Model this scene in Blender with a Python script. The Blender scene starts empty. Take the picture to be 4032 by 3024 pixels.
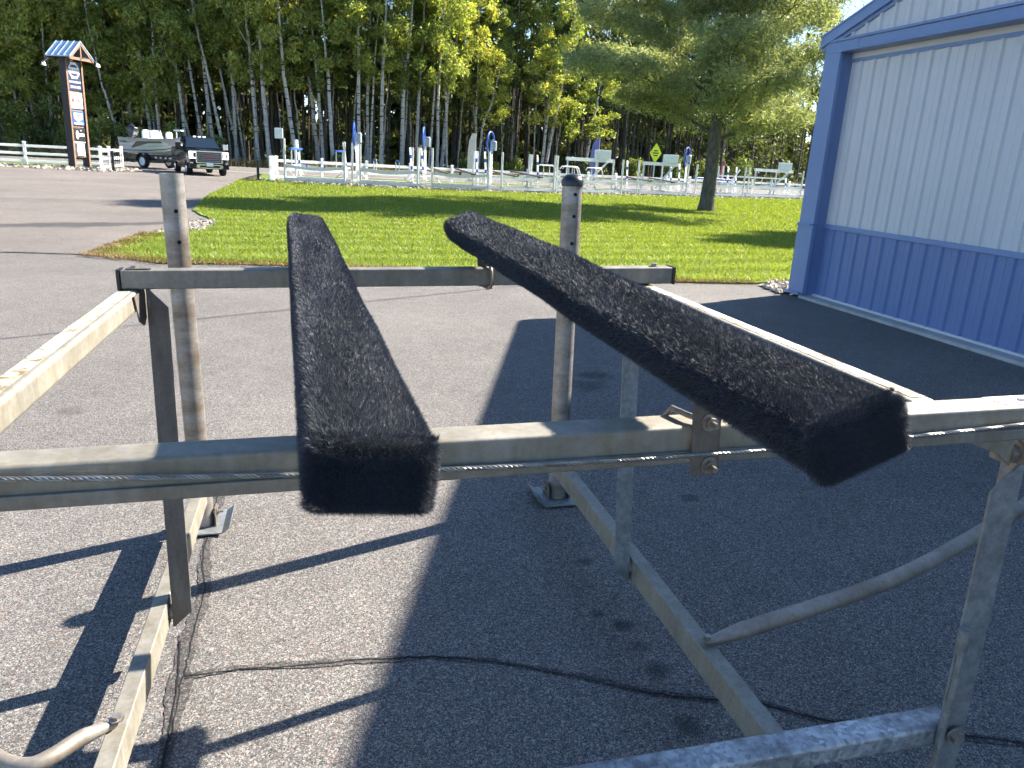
import bpy, math, random
import numpy as np
from mathutils import Vector, Matrix
from mathutils.geometry import delaunay_2d_cdt

random.seed(7)
rng = np.random.default_rng(11)
scene = bpy.context.scene
COL = scene.collection

# ------------------------------------------------------------------ camera
CAM_H = 1.72
CR = np.array([[0.969812, -0.017303, 0.243241],
               [-0.238007, -0.284320, 0.928717],
               [0.053089, -0.958573, -0.279855]])
FPX, PCX, PCY = 3028.0, 2016.0, 1512.0
cam_data = bpy.data.cameras.new('camera')
cam_data.sensor_width = 36.0
cam_data.lens = FPX / 4032.0 * 36.0
cam_data.clip_start = 0.02
cam_data.clip_end = 3000.0
cam = bpy.data.objects.new('camera', cam_data)
COL.objects.link(cam)
cm = Matrix.Identity(4)
for r in range(3):
    cm[r][0] = CR[r, 0]; cm[r][1] = -CR[r, 1]; cm[r][2] = -CR[r, 2]
cm[2][3] = CAM_H
cam.matrix_world = cm
scene.camera = cam

# ------------------------------------------------------------------ light
SUN_VEC = Vector((4.08, 1.40, 3.33)).normalized()          # towards the sun
SUN_EL = math.asin(SUN_VEC.z)
SUN_AZ = math.atan2(SUN_VEC.x, SUN_VEC.y)
world = bpy.data.worlds.new('World'); scene.world = world
world.use_nodes = True
wn = world.node_tree.nodes; wl = world.node_tree.links
wn.clear()
sky = wn.new('ShaderNodeTexSky'); sky.sky_type = 'NISHITA'; sky.sun_disc = False
sky.sun_elevation = SUN_EL; sky.sun_rotation = SUN_AZ
sky.air_density = 1.0; sky.dust_density = 0.2; sky.ozone_density = 5.0
bg = wn.new('ShaderNodeBackground'); bg.inputs['Strength'].default_value = 0.075
wo = wn.new('ShaderNodeOutputWorld')
wl.new(sky.outputs[0], bg.inputs['Color']); wl.new(bg.outputs[0], wo.inputs['Surface'])
sun_d = bpy.data.lights.new('sun', 'SUN'); sun_d.energy = 5.0; sun_d.angle = math.radians(0.53)
sun_d.color = (1.0, 0.93, 0.82)
sun_o = bpy.data.objects.new('sun', sun_d); COL.objects.link(sun_o)
sun_o.rotation_euler = SUN_VEC.to_track_quat('Z', 'Y').to_euler()
sun_o.location = (20, 7, 30)
scene.view_settings.view_transform = 'Standard'
scene.view_settings.look = 'None'
scene.view_settings.gamma = 1.0
scene.view_settings.exposure = 2.0
scene.render.engine = 'CYCLES'
scene.cycles.max_bounces = 5
scene.cycles.diffuse_bounces = 3
scene.cycles.glossy_bounces = 2
scene.cycles.transmission_bounces = 3
scene.cycles.transparent_max_bounces = 8
scene.cycles.use_denoising = True
scene.cycles.adaptive_threshold = 0.03
scene.cycles.use_light_tree = False
scene.cycles.sample_clamp_indirect = 6.0

# ------------------------------------------------------------------ helpers
SLOPE = math.tan(math.radians(1.4))
def gz(x, y):
    t = min(1.0, max(0.0, (24.0 - y) / 13.0)); t = t * t * (3 - 2 * t)
    return SLOPE * min(8.0, max(-5.0, x)) * t
def at(u, v, Y):
    """point on the sight line of a photo pixel (4032 px wide) at distance Y"""
    d = CR @ np.array([u - PCX, v - PCY, FPX])
    s = Y / d[1]
    return Vector((d[0] * s, Y, CAM_H + d[2] * s))

class MB:
    def __init__(s): s.v = []; s.f = []; s.mi = []
    def add(s, vs, fs, mi=0):
        n = len(s.v); s.v += [tuple(p) for p in vs]
        s.f += [tuple(i + n for i in f) for f in fs]; s.mi += [mi] * len(fs); return s
    def box(s, x0, x1, y0, y1, z0, z1, mi=0, M=None):
        vs = [Vector(p) for p in ((x0,y0,z0),(x1,y0,z0),(x1,y1,z0),(x0,y1,z0),(x0,y0,z1),(x1,y0,z1),(x1,y1,z1),(x0,y1,z1))]
        if M: vs = [M @ p for p in vs]
        return s.add(vs, ((3,2,1,0),(4,5,6,7),(0,1,5,4),(1,2,6,5),(2,3,7,6),(3,0,4,7)), mi)
    def bar(s, a, b, w, h, up=(0,0,1), mi=0):
        a = Vector(a); b = Vector(b); d = (b - a).normalized(); up = Vector(up)
        side = d.cross(up)
        if side.length < 1e-5: side = d.cross(Vector((1,0,0)))
        side.normalize(); u = side.cross(d)
        q = [(-w/2,-h/2),(w/2,-h/2),(w/2,h/2),(-w/2,h/2)]
        vs = [a + side*i + u*j for i, j in q] + [b + side*i + u*j for i, j in q]
        return s.add(vs, ((0,3,2,1),(4,5,6,7),(0,1,5,4),(1,2,6,5),(2,3,7,6),(3,0,4,7))[::1], mi)
    def prism(s, poly, vec, mi=0):
        n = len(poly); vec = Vector(vec); P = [Vector(p) for p in poly]
        vs = P + [p + vec for p in P]
        fs = [tuple(range(n))[::-1], tuple(range(n, 2*n))] + [(i, (i+1) % n, n+(i+1) % n, n+i) for i in range(n)]
        return s.add(vs, fs, mi)
    def tube(s, pts, r, n=8, cap=True, mi=0):
        pts = [Vector(p) for p in pts]; m = len(pts)
        rs = r if isinstance(r, (list, tuple)) else [r] * m
        t0 = (pts[1] - pts[0]).normalized()
        nrm = t0.cross(Vector((0.31, 0.17, 0.93)))
        if nrm.length < 1e-4: nrm = t0.cross(Vector((1,0,0)))
        nrm.normalize()
        vs = []
        for i in range(m):
            t = (pts[min(i+1, m-1)] - pts[max(i-1, 0)]).normalized()
            nrm = (nrm - t * nrm.dot(t)).normalized(); b = t.cross(nrm)
            for k in range(n):
                a = 2 * math.pi * k / n
                vs.append(pts[i] + (nrm * math.cos(a) + b * math.sin(a)) * rs[i])
        fs = [(i*n+k, i*n+(k+1) % n, (i+1)*n+(k+1) % n, (i+1)*n+k) for i in range(m-1) for k in range(n)]
        if cap: fs += [tuple(range(n))[::-1], tuple(range((m-1)*n, m*n))]
        return s.add(vs, fs, mi)
    def rings(s, rings, caps=True, mi=0, closed=True):
        n = len(rings[0]); vs = [p for r in rings for p in r]; m = len(rings)
        kk = n if closed else n - 1
        fs = [(i*n+k, i*n+(k+1) % n, (i+1)*n+(k+1) % n, (i+1)*n+k) for i in range(m-1) for k in range(kk)]
        if caps: fs += [tuple(range(n))[::-1], tuple(range((m-1)*n, m*n))]
        return s.add(vs, fs, mi)
    def build(s, name, mats, parent=None, smooth=False, bevel=0.0, seg=2, loc=None):
        me = bpy.data.meshes.new(name)
        me.from_pydata(s.v, [], s.f)
        if not isinstance(mats, (list, tuple)): mats = [mats]
        for m in mats: me.materials.append(m)
        if len(mats) > 1: me.polygons.foreach_set('material_index', s.mi)
        if smooth or bevel: me.polygons.foreach_set('use_smooth', [True] * len(me.polygons))
        me.validate(); me.update()
        o = bpy.data.objects.new(name, me); COL.objects.link(o)
        if parent: o.parent = parent
        if loc: o.location = loc
        if bevel:
            b = o.modifiers.new('bevel', 'BEVEL'); b.width = bevel; b.segments = seg
            b.limit_method = 'ANGLE'; b.angle_limit = math.radians(40); b.harden_normals = True
        elif smooth:
            smooth_by_angle(me)
        return o

def smooth_by_angle(me, deg=38):
    """mark edges sharper than deg so that smooth shading keeps them crisp"""
    import bmesh
    bm = bmesh.new(); bm.from_mesh(me); lim = math.radians(deg)
    for e in bm.edges:
        if len(e.link_faces) == 2: e.smooth = e.calc_face_angle(0) < lim
    bm.to_mesh(me); bm.free()

def cloud(name, P, A, B, mat, parent=None, quad=False):
    """one leaf per row: corners P, P+A, P+B (and P+A+B)"""
    n = len(P); k = 4 if quad else 3
    V = np.empty((n, k, 3), np.float32)
    V[:, 0] = P
    if quad: V[:, 1] = P + A; V[:, 2] = P + A + B; V[:, 3] = P + B
    else: V[:, 1] = P + A; V[:, 2] = P + B
    me = bpy.data.meshes.new(name)
    me.vertices.add(n * k); me.vertices.foreach_set('co', V.ravel())
    me.loops.add(n * k); me.loops.foreach_set('vertex_index', np.arange(n * k, dtype=np.int32))
    me.polygons.add(n); me.polygons.foreach_set('loop_start', np.arange(0, n * k, k, dtype=np.int32))
    me.polygons.foreach_set('loop_total', np.full(n, k, dtype=np.int32))
    me.materials.append(mat); me.update(calc_edges=True); me.validate()
    o = bpy.data.objects.new(name, me); COL.objects.link(o)
    if parent: o.parent = parent
    return o

def unit(n):
    v = rng.normal(size=(n, 3)); return v / np.linalg.norm(v, axis=1, keepdims=True)

def tag(o, label=None, cat=None, group=None, kind=None):
    if label: o['label'] = label
    if cat: o['category'] = cat
    if group: o['group'] = group
    if kind: o['kind'] = kind
    return o
def thing(name, label, cat, group=None, loc=(0,0,0), rot=(0,0,0)):
    o = bpy.data.objects.new(name, None); COL.objects.link(o)
    o.location = loc; o.rotation_euler = rot; o.empty_display_size = 0.2
    return tag(o, label, cat, group)
def structure(o): o['kind'] = 'structure'; return o
def ordinal(i):
    return ['first','second','third','fourth','fifth','sixth','seventh','eighth','ninth','tenth','eleventh','twelfth','thirteenth','fourteenth','fifteenth','sixteenth','seventeenth','eighteenth','nineteenth','twentieth'][i]

# ------------------------------------------------------------------ materials
class NT:
    def __init__(s, name):
        s.m = bpy.data.materials.new(name); s.m.use_nodes = True
        s.t = s.m.node_tree; s.t.nodes.clear()
        s.out = s.n('ShaderNodeOutputMaterial')
        s.co = None
    def n(s, typ, **kw):
        o = s.t.nodes.new(typ)
        for k, v in kw.items(): setattr(o, k, v)
        return o
    def l(s, a, b): s.t.links.new(a, b)
    def val(s, sock, v):
        if hasattr(v, 'links'): s.l(v, sock)
        else: sock.default_value = v
    def coords(s, kind='Object', scale=None):
        if s.co is None: s.co = s.n('ShaderNodeTexCoord')
        o = s.co.outputs[kind]
        if scale is not None:
            mp = s.n('ShaderNodeMapping'); s.l(o, mp.inputs[0]); mp.inputs['Scale'].default_value = scale; return mp.outputs[0]
        return o
    def pos(s): return s.n('ShaderNodeNewGeometry').outputs['Position']
    def noise(s, scale, detail=3, rough=0.55, vec=None):
        t = s.n('ShaderNodeTexNoise'); t.inputs['Scale'].default_value = scale
        t.inputs['Detail'].default_value = detail; t.inputs['Roughness'].default_value = rough
        s.l(vec if vec is not None else s.coords(), t.inputs['Vector']); return t.outputs[0]
    def voro(s, scale, vec=None, out='Color', feature='F1'):
        t = s.n('ShaderNodeTexVoronoi', feature=feature); t.inputs['Scale'].default_value = scale
        s.l(vec if vec is not None else s.coords(), t.inputs['Vector']); return t.outputs[out]
    def ramp(s, fac, stops, interp='LINEAR'):
        r = s.n('ShaderNodeValToRGB'); r.color_ramp.interpolation = interp
        el = r.color_ramp.elements
        while len(el) < len(stops): el.new(0.5)
        for e, (p, c) in zip(el, stops):
            e.position = p; e.color = c if len(c) == 4 else (*c, 1)
        s.l(fac, r.inputs[0]); return r.outputs[0]
    def mix(s, fac, a, b, typ='MIX'):
        m = s.n('ShaderNodeMix', data_type='RGBA', blend_type=typ)
        s.val(m.inputs[0], fac)
        for i, x in ((6, a), (7, b)):
            if hasattr(x, 'links'): s.l(x, m.inputs[i])
            else: m.inputs[i].default_value = (*x, 1) if len(x) == 3 else x
        return m.outputs[2]
    def math(s, op, a, b=0.0, c=None):
        m = s.n('ShaderNodeMath', operation=op); s.val(m.inputs[0], a); s.val(m.inputs[1], b)
        if c is not None: s.val(m.inputs[2], c)
        return m.outputs[0]
    def sepr(s, col):
        q = s.n('ShaderNodeSeparateColor'); s.l(col, q.inputs[0]); return q.outputs
    def bump(s, h, strength=0.3, dist=0.01):
        b = s.n('ShaderNodeBump'); b.inputs['Strength'].default_value = strength; b.inputs['Distance'].default_value = dist
        s.l(h, b.inputs['Height']); return b.outputs[0]
    def pbr(s, col, rough=0.6, metal=0.0, bump=None, spec=None, **kw):
        p = s.n('ShaderNodeBsdfPrincipled')
        if hasattr(col, 'links'): s.l(col, p.inputs['Base Color'])
        else: p.inputs['Base Color'].default_value = (*col, 1)
        s.val(p.inputs['Roughness'], rough); s.val(p.inputs['Metallic'], metal)
        if spec is not None: p.inputs['Specular IOR Level'].default_value = spec
        if bump is not None: s.l(bump, p.inputs['Normal'])
        for k, v in kw.items(): s.val(p.inputs[k.replace('_', ' ')], v)
        s.l(p.outputs[0], s.out.inputs[0]); return p

def plain(name, col, rough=0.5, metal=0.0, var=0.12, scale=6.0, spec=None, **kw):
    t = NT(name)
    n = t.noise(scale, 4)
    c = t.mix(t.ramp(n, [(0.3, (0,0,0)), (0.7, (1,1,1))]), tuple(c * (1 - var) for c in col), tuple(min(1, c * (1 + var)) for c in col))
    t.pbr(c, rough, metal, bump=t.bump(t.noise(scale * 12, 2), 0.05, 0.003), spec=spec, **kw)
    return t.m

def foliage(name, dark, light, rough=0.55, transl=0.4, tcol=None, autumn=None):
    t = NT(name)
    rnd = t.n('ShaderNodeNewGeometry').outputs['Random Per Island']
    oi = t.n('ShaderNodeObjectInfo').outputs['Random']
    c = t.mix(rnd, dark, light)
    if autumn: c = t.mix(t.ramp(rnd, [(0.93, (0,0,0)), (0.95, (1,1,1))]), c, autumn)
    hsv = t.n('ShaderNodeHueSaturation'); t.l(c, hsv.inputs['Color'])
    t.l(t.math('MULTIPLY_ADD', oi, 0.5, 0.75), hsv.inputs['Value'])
    t.l(t.math('MULTIPLY_ADD', oi, -0.035, 0.515), hsv.inputs['Hue'])
    c = hsv.outputs[0]
    p = t.n('ShaderNodeBsdfPrincipled'); t.l(c, p.inputs['Base Color']); p.inputs['Roughness'].default_value = rough
    p.inputs['Specular IOR Level'].default_value = 0.35
    tr = t.n('ShaderNodeBsdfTranslucent')
    t.l(t.mix(1.0, c, tcol or (1.5, 1.45, 0.6), 'MULTIPLY'), tr.inputs['Color'])
    mx = t.n('ShaderNodeMixShader'); mx.inputs[0].default_value = transl
    t.l(p.outputs[0], mx.inputs[1]); t.l(tr.outputs[0], mx.inputs[2]); t.l(mx.outputs[0], t.out.inputs[0])
    return t.m

def asphalt(name, dark, mid, light, scale, stones, stains=None, wet=None):
    t = NT(name); P = t.pos()
    v1 = t.sepr(t.voro(scale, P)); v2 = t.sepr(t.voro(scale * 2.1, P))
    c = t.ramp(v1[0], [(0.0, dark), (0.42, mid), (0.8, mid), (1.0, light)])
    c = t.mix(t.ramp(v2[1], [(1 - stones, (0,0,0)), (1 - stones + 0.02, (1,1,1))]), c, light)
    c = t.mix(t.ramp(v1[2], [(0.955, (0,0,0)), (0.965, (1,1,1))]), c, (0.30, 0.19, 0.15))
    v3 = t.sepr(t.voro(scale*.38, P)); d3 = t.voro(scale*.38, P, 'Distance')
    m3 = t.math('MULTIPLY', t.ramp(v3[0], [(0.90,(0,0,0)),(0.91,(1,1,1))]), t.ramp(d3, [(0.30,(1,1,1)),(0.40,(0,0,0))]))
    c = t.mix(m3, c, t.ramp(v3[1], [(0,(0.05,0.05,0.055)),(0.35,(0.20,0.13,0.10)),(0.6,(0.30,0.27,0.24)),(1,light)]))
    big = t.noise(0.35, 5, 0.6, P)
    c = t.mix(0.7, c, t.ramp(big, [(0.3, (0.55,0.55,0.56)), (0.7, (1.0,0.98,0.95))]), 'MULTIPLY')
    med = t.noise(5.0, 5, 0.65, P)
    c = t.mix(0.5, c, t.ramp(med, [(0.3, (0.72,0.72,0.73)), (0.65, (1,1,1))]), 'MULTIPLY')
    wob = t.noise(7.0, 3, 0.6, P)
    if stains:
        for (sx, sy, r, a) in stains:
            d = t.n('ShaderNodeVectorMath', operation='DISTANCE'); t.l(P, d.inputs[0]); d.inputs[1].default_value = (sx, sy, gz(sx, sy))
            q = t.math('MULTIPLY_ADD', wob, r * 1.6, d.outputs['Value'])
            msk = t.ramp(t.math('DIVIDE', q, r * 2.6), [(0.5, (a,a,a)), (0.72, (0,0,0))])
            c = t.mix(msk, c, (0.014, 0.014, 0.016))
    rough = 0.86
    if wet:
        (ax, ay), (bx, by), w = wet
        L = math.hypot(bx-ax, by-ay); nx, ny = -(by-ay)/L, (bx-ax)/L
        dv = t.n('ShaderNodeVectorMath', operation='DOT_PRODUCT'); t.l(P, dv.inputs[0]); dv.inputs[1].default_value = (nx, ny, 0)
        q = t.math('ABSOLUTE', t.math('ADD', t.math('SUBTRACT', dv.outputs['Value'], nx*ax + ny*ay), t.math('MULTIPLY_ADD', t.noise(0.6, 4, 0.6, P), 2.0, -1.0)))
        msk = t.ramp(t.math('DIVIDE', q, w), [(0.35, (0.75,)*3), (1.0, (0,0,0))])
        c = t.mix(msk, c, (0.035, 0.034, 0.035))
    h = t.math('ADD', v1[0], t.math('MULTIPLY', v2[0], 0.5))
    t.pbr(c, rough, 0, bump=t.bump(h, 0.75, 0.006), spec=0.35)
    return t.m

M = {}
M['asphalt'] = asphalt('asphalt_coarse', (0.052,0.051,0.052), (0.140,0.133,0.126), (0.41,0.385,0.35), 175, 0.15,
    stains=[(1.13,2.87,.05,.6),(1.05,2.47,.04,.6),(1.11,2.38,.05,.65),(1.13,2.24,.05,.5),(1.14,2.10,.055,.6),(1.12,1.81,.07,.65),(2.22,5.74,.16,.6),(2.05,5.45,.18,.45),(1.9,3.4,.06,.5),(0.3,6.0,.1,.3),(-1.6,5.4,.12,.3)])
M['drive'] = asphalt('asphalt_weathered', (0.085,0.078,0.072), (0.18,0.162,0.146), (0.36,0.32,0.285), 150, 0.08, wet=((-14.0,13.8),(-3.0,18.6),0.55))
M['road'] = asphalt('asphalt_road', (0.09,0.085,0.08), (0.17,0.16,0.15), (0.3,0.28,0.26), 120, 0.08)
M['crackfill'] = asphalt('crack_band', (0.022,0.022,0.023), (0.068,0.066,0.064), (0.21,0.2,0.185), 175, 0.10)
M['crack'] = plain('crack_gap', (0.006,0.006,0.007), 0.95)
t = NT('lawn_turf'); P = t.pos()
n1 = t.noise(0.5, 4, 0.6, P); n2 = t.noise(14, 4, 0.6, P)
c = t.mix(n2, (0.06,0.10,0.012), (0.13,0.19,0.03)); c = t.mix(t.ramp(n1, [(0.35,(0,0,0)),(0.7,(1,1,1))]), c, (0.13,0.185,0.028))
t.pbr(c, 0.8, bump=t.bump(n2, 0.6, 0.02), spec=0.2); M['turf'] = t.m
t = NT('dry_verge'); P = t.pos()
c = t.mix(t.noise(1.2, 4, 0.6, P), (0.05,0.075,0.02), (0.20,0.16,0.07)); c = t.mix(t.noise(9, 3, 0.6, P), c, (0.09,0.08,0.035)); t.pbr(c, 0.9, bump=t.bump(t.noise(20, 3, 0.6, P), 0.5, 0.03), spec=0.1); M['verge'] = t.m
t = NT('forest_floor'); P = t.pos()
t.pbr(t.mix(t.noise(2.0, 5, 0.6, P), (0.035,0.028,0.016), (0.10,0.085,0.035)), 0.95, spec=0.1); M['floor'] = t.m
def stones(name, a, b):
    t = NT(name); rnd = t.n('ShaderNodeNewGeometry').outputs['Random Per Island']
    c = t.ramp(rnd, [(0.0, a), (0.4, b), (0.7, (0.36,0.29,0.22)), (1.0, (0.5,0.47,0.42))])
    t.pbr(t.mix(0.4, c, t.ramp(t.noise(25), [(0.3,(0.6,)*3),(0.7,(1,1,1))]), 'MULTIPLY'), 0.8, spec=0.3); return t.m
M['stone'] = stones('river_rock', (0.14,0.12,0.10), (0.27,0.24,0.20))
t = NT('gravel_bed'); P = t.pos()
v = t.sepr(t.voro(16, P)); t.pbr(t.ramp(v[0], [(0,(0.06,0.05,0.04)),(0.5,(0.22,0.18,0.14)),(1,(0.42,0.38,0.33))]), 0.9, bump=t.bump(v[1], 0.7, 0.03), spec=0.2); M['gravel'] = t.m
M['line'] = plain('road_paint', (0.72,0.72,0.68), 0.7, var=0.15, scale=3)
M['grass'] = foliage('grass_blades', (0.095,0.15,0.022), (0.24,0.305,0.055), 0.5, 0.45, (1.35,1.3,0.5), autumn=(0.30,0.27,0.10))
M['drygrass'] = foliage('dry_grass', (0.16,0.11,0.045), (0.34,0.25,0.11), 0.7, 0.3, (1.1,1.0,0.7))
M['aspen'] = foliage('aspen_leaves', (0.13,0.18,0.045), (0.42,0.48,0.15), 0.42, 0.52, (1.5,1.42,0.55), autumn=(0.36,0.26,0.04))
M['pineleaf'] = foliage('pine_needles', (0.065,0.105,0.045), (0.17,0.21,0.08), 0.5, 0.36, (1.4,1.35,0.6))
M['whitepine'] = foliage('white_pine_needles', (0.09,0.14,0.085), (0.25,0.30,0.15), 0.5, 0.44, (1.5,1.35,0.65))
M['woodleaf'] = foliage('wood_foliage', (0.045,0.065,0.022), (0.12,0.145,0.05), 0.6, 0.35)
M['shrub'] = foliage('shrub_leaves', (0.09,0.14,0.03), (0.28,0.32,0.10), 0.5, 0.4, (1.45,1.4,0.6))
M['maple'] = foliage('autumn_leaves', (0.20,0.12,0.03), (0.36,0.24,0.06), 0.5, 0.4, (1.3,1.1,0.5))
def bark(name, a, b, rings=None, scale=(6,6,1.2)):
    t = NT(name); v = t.coords('Object', scale)
    n = t.noise(2.2, 5, 0.65, v); c = t.mix(t.ramp(n, [(0.35,(0,0,0)),(0.68,(1,1,1))]), a, b)
    if rings:
        r = t.noise(1.0, 4, 0.6, t.coords('Object', (1.2, 1.2, 5.5)))
        c = t.mix(t.ramp(r, [(0.56,(0,0,0)),(0.62,(1,1,1))]), c, rings)
    t.pbr(c, 0.85, bump=t.bump(n, 0.6, 0.03), spec=0.15); return t.m
M['aspenbark'] = bark('aspen_bark', (0.30,0.29,0.25), (0.52,0.50,0.45), (0.045,0.04,0.035))
M['pinebark'] = bark('pine_bark', (0.05,0.043,0.038), (0.13,0.115,0.10), None, (5,5,0.7))
M['bigbark'] = bark('white_pine_bark', (0.055,0.047,0.04), (0.15,0.135,0.115), None, (7,7,1.6))

def metal(name, base, stain, stain_amt=0.5, rough=0.45, mtl=0.85, streak=(14,14,2), vz=None):
    t = NT(name)
    n1 = t.noise(1.6, 5, 0.65, t.coords('Object', streak)); n2 = t.noise(9, 4, 0.6); n3 = t.noise(70, 3, 0.6)
    c = t.mix(t.math('MULTIPLY', t.ramp(n1, [(0.35,(0,0,0)),(0.65,(1,1,1))]), stain_amt), base, stain)
    c = t.mix(0.6, c, t.ramp(n2, [(0.3,(0.62,0.6,0.57)),(0.7,(1,1,1))]), 'MULTIPLY')
    c = t.mix(0.35, c, t.ramp(n3, [(0.35,(0.6,0.58,0.55)),(0.6,(1,1,1))]), 'MULTIPLY')
    rg = t.math('MULTIPLY_ADD', n2, 0.35, rough - 0.12)
    t.pbr(c, rg, mtl, bump=t.bump(n3, 0.12, 0.002)); return t.m
M['alu'] = metal('weathered_aluminium', (0.30,0.285,0.25), (0.20,0.175,0.13), 0.7, 0.52, 0.5)
M['alu_tan'] = metal('algae_stained_aluminium', (0.33,0.315,0.275), (0.25,0.215,0.145), 0.7, 0.58, 0.45)
M['post'] = metal('stained_pipe', (0.46,0.44,0.42), (0.21,0.16,0.11), 0.85, 0.42, 0.7, (2.0,2.0,6))
M['galv'] = metal('galvanised_steel', (0.34,0.36,0.37), (0.19,0.20,0.20), 0.75, 0.5, 0.6, (22,22,22))
M['pipetan'] = metal('rust_tinted_pipe', (0.38,0.345,0.30), (0.24,0.18,0.13), 0.8, 0.5, 0.55, (5,5,5))
t = NT('spangled_galvanised'); v_ = t.sepr(t.voro(95)); n_ = t.noise(28, 5, 0.7); n2_ = t.noise(4, 4, 0.6)
c_ = t.mix(t.ramp(n_, [(0.42,(0,0,0)),(0.62,(1,1,1))]), (0.17,0.175,0.175), (0.38,0.39,0.40)); c_ = t.mix(t.ramp(n2_, [(0.4,(0,0,0)),(0.7,(1,1,1))]), c_, t.mix(v_[0], (0.22,0.23,0.235), (0.60,0.62,0.63)))
t.pbr(c_, t.math('MULTIPLY_ADD', v_[1], 0.3, 0.35), 0.55, bump=t.bump(n_, 0.25, 0.002)); M['spangle'] = t.m
M['dirtsteel'] = metal('brown_stained_steel', (0.20,0.175,0.15), (0.10,0.08,0.065), 0.7, 0.6, 0.4)
M['cable'] = metal('steel_cable', (0.40,0.39,0.36), (0.24,0.22,0.19), 0.4, 0.35, 0.85)
M['bolt'] = metal('zinc_bolt', (0.42,0.39,0.35), (0.2,0.15,0.11), 0.6, 0.42, 0.8)
M['hole'] = plain('dark_hole', (0.008,0.008,0.008), 0.9)
M['blackplastic'] = plain('black_plastic', (0.012,0.013,0.015), 0.32)
M['lift_alu'] = metal('bright_aluminium', (0.74,0.76,0.76), (0.58,0.61,0.61), 0.4, 0.42, 0.3)
t = NT('white_vinyl'); p_ = t.pbr(t.mix(t.noise(4), (0.84,0.85,0.86), (0.9,0.9,0.9)), 0.4); tr_ = t.n('ShaderNodeBsdfTranslucent'); tr_.inputs[0].default_value = (0.95,0.95,0.95,1); mx_ = t.n('ShaderNodeMixShader'); mx_.inputs[0].default_value = 0.55
t.l(p_.outputs[0], mx_.inputs[1]); t.l(tr_.outputs[0], mx_.inputs[2]); t.l(mx_.outputs[0], t.out.inputs[0]); M['whitepvc'] = t.m
M['bluepad'] = plain('blue_plastic', (0.02,0.09,0.40), 0.4)
M['greybox'] = plain('grey_motor_cover', (0.30,0.33,0.38), 0.4)
M['whitebox'] = plain('white_panel', (0.72,0.75,0.75), 0.45, var=0.04)
M['navy'] = plain('navy_paint', (0.018,0.028,0.075), 0.4)
M['carpet'] = plain('black_carpet_backing', (0.010,0.010,0.011), 0.95, spec=0.1)
t = NT('black_carpet_fibre'); rnd = t.n('ShaderNodeNewGeometry').outputs['Random Per Island']
t.pbr(t.ramp(rnd, [(0,(0.026,0.030,0.038)),(0.7,(0.054,0.060,0.074)),(1,(0.13,0.145,0.17))]), 0.52, spec=0.45); M['fibre'] = t.m
t = NT('peeling_sticker'); n = t.noise(38, 5, 0.7); n2 = t.noise(9, 4, 0.6)
c = t.mix(t.ramp(n, [(0.42,(0,0,0)),(0.5,(1,1,1))]), (0.16,0.115,0.06), (0.42,0.37,0.27))
c = t.mix(t.ramp(t.noise(5.0, 5, 0.7), [(0.5,(0,0,0)),(0.56,(1,1,1))]), c, (0.78,0.79,0.84)); t.pbr(c, 0.6, bump=t.bump(n, 0.5, 0.002)); M['peel'] = t.m
M['steelblue'] = plain('blue_painted_steel', (0.13,0.195,0.37), 0.42, var=0.05, scale=0.8, spec=0.45)
M['steelblue2'] = plain('blue_trim_steel', (0.16,0.235,0.42), 0.40, var=0.05, scale=0.8, spec=0.45)
M['steelwhite'] = plain('off_white_painted_steel', (0.54,0.545,0.55), 0.45, var=0.04, scale=0.8, spec=0.4)
M['concrete'] = plain('concrete', (0.36,0.35,0.33), 0.85, var=0.2)
M['brownwood'] = plain('dark_brown_timber', (0.034,0.027,0.027), 0.7, var=0.2)
M['tanwood'] = plain('tan_timber', (0.22,0.125,0.075), 0.7, var=0.2)
M['roofmetal'] = plain('blue_grey_roof_metal', (0.32,0.42,0.58), 0.35, metal=0.3, var=0.05)
M['red'] = plain('red_print', (0.62,0.03,0.04), 0.5)
M['white'] = plain('white_print', (0.82,0.82,0.82), 0.45, var=0.03)
M['black'] = plain('black_paint', (0.012,0.012,0.013), 0.4)
M['signblue'] = plain('sign_blue', (0.03,0.10,0.42), 0.4)
M['yellow'] = plain('yellow_sign_face', (0.75,0.80,0.03), 0.4)
M['greytext'] = plain('grey_print', (0.25,0.26,0.32), 0.5)
M['carblack'] = plain('black_car_paint', (0.006,0.007,0.009), 0.22, var=0.05, spec=0.35, Coat_Weight=0.15, Coat_Roughness=0.05)
M['chrome'] = plain('chrome', (0.62,0.63,0.66), 0.15, metal=1.0, var=0.03)
M['grille'] = plain('grille_metal', (0.22,0.23,0.25), 0.3, metal=0.9)
M['tyre'] = plain('tyre_rubber', (0.018,0.018,0.019), 0.85)
M['glass'] = plain('dark_tinted_glass', (0.012,0.02,0.028), 0.05, var=0.02, spec=0.8)
M['hull'] = plain('boat_hull_silver', (0.42,0.47,0.52), 0.3, metal=0.4, var=0.05)
M['hulldark'] = plain('boat_hull_dark', (0.05,0.045,0.04), 0.3)
M['hulltan'] = plain('boat_hull_tan', (0.34,0.32,0.29), 0.35)
M['fabricwhite'] = plain('white_vinyl_seat', (0.75,0.76,0.78), 0.5)
M['purple'] = plain('purple_flag_cloth', (0.16,0.15,0.42), 0.7)
M['pinkflag'] = plain('pale_flag_cloth', (0.62,0.52,0.52), 0.7)
M['redflag'] = plain('red_flag_cloth', (0.55,0.08,0.10), 0.7)
t = NT('headlight_lens'); p = t.pbr((0.85,0.87,0.9), 0.15); p.inputs['Emission Color'].default_value = (0.95,0.97,1,1); p.inputs['Emission Strength'].default_value = 1.2; M['headlight'] = t.m
t = NT('windscreen_acrylic'); t.pbr((0.5,0.53,0.55), 0.1, 0, Alpha=0.55); M['acrylic'] = t.m

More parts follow.
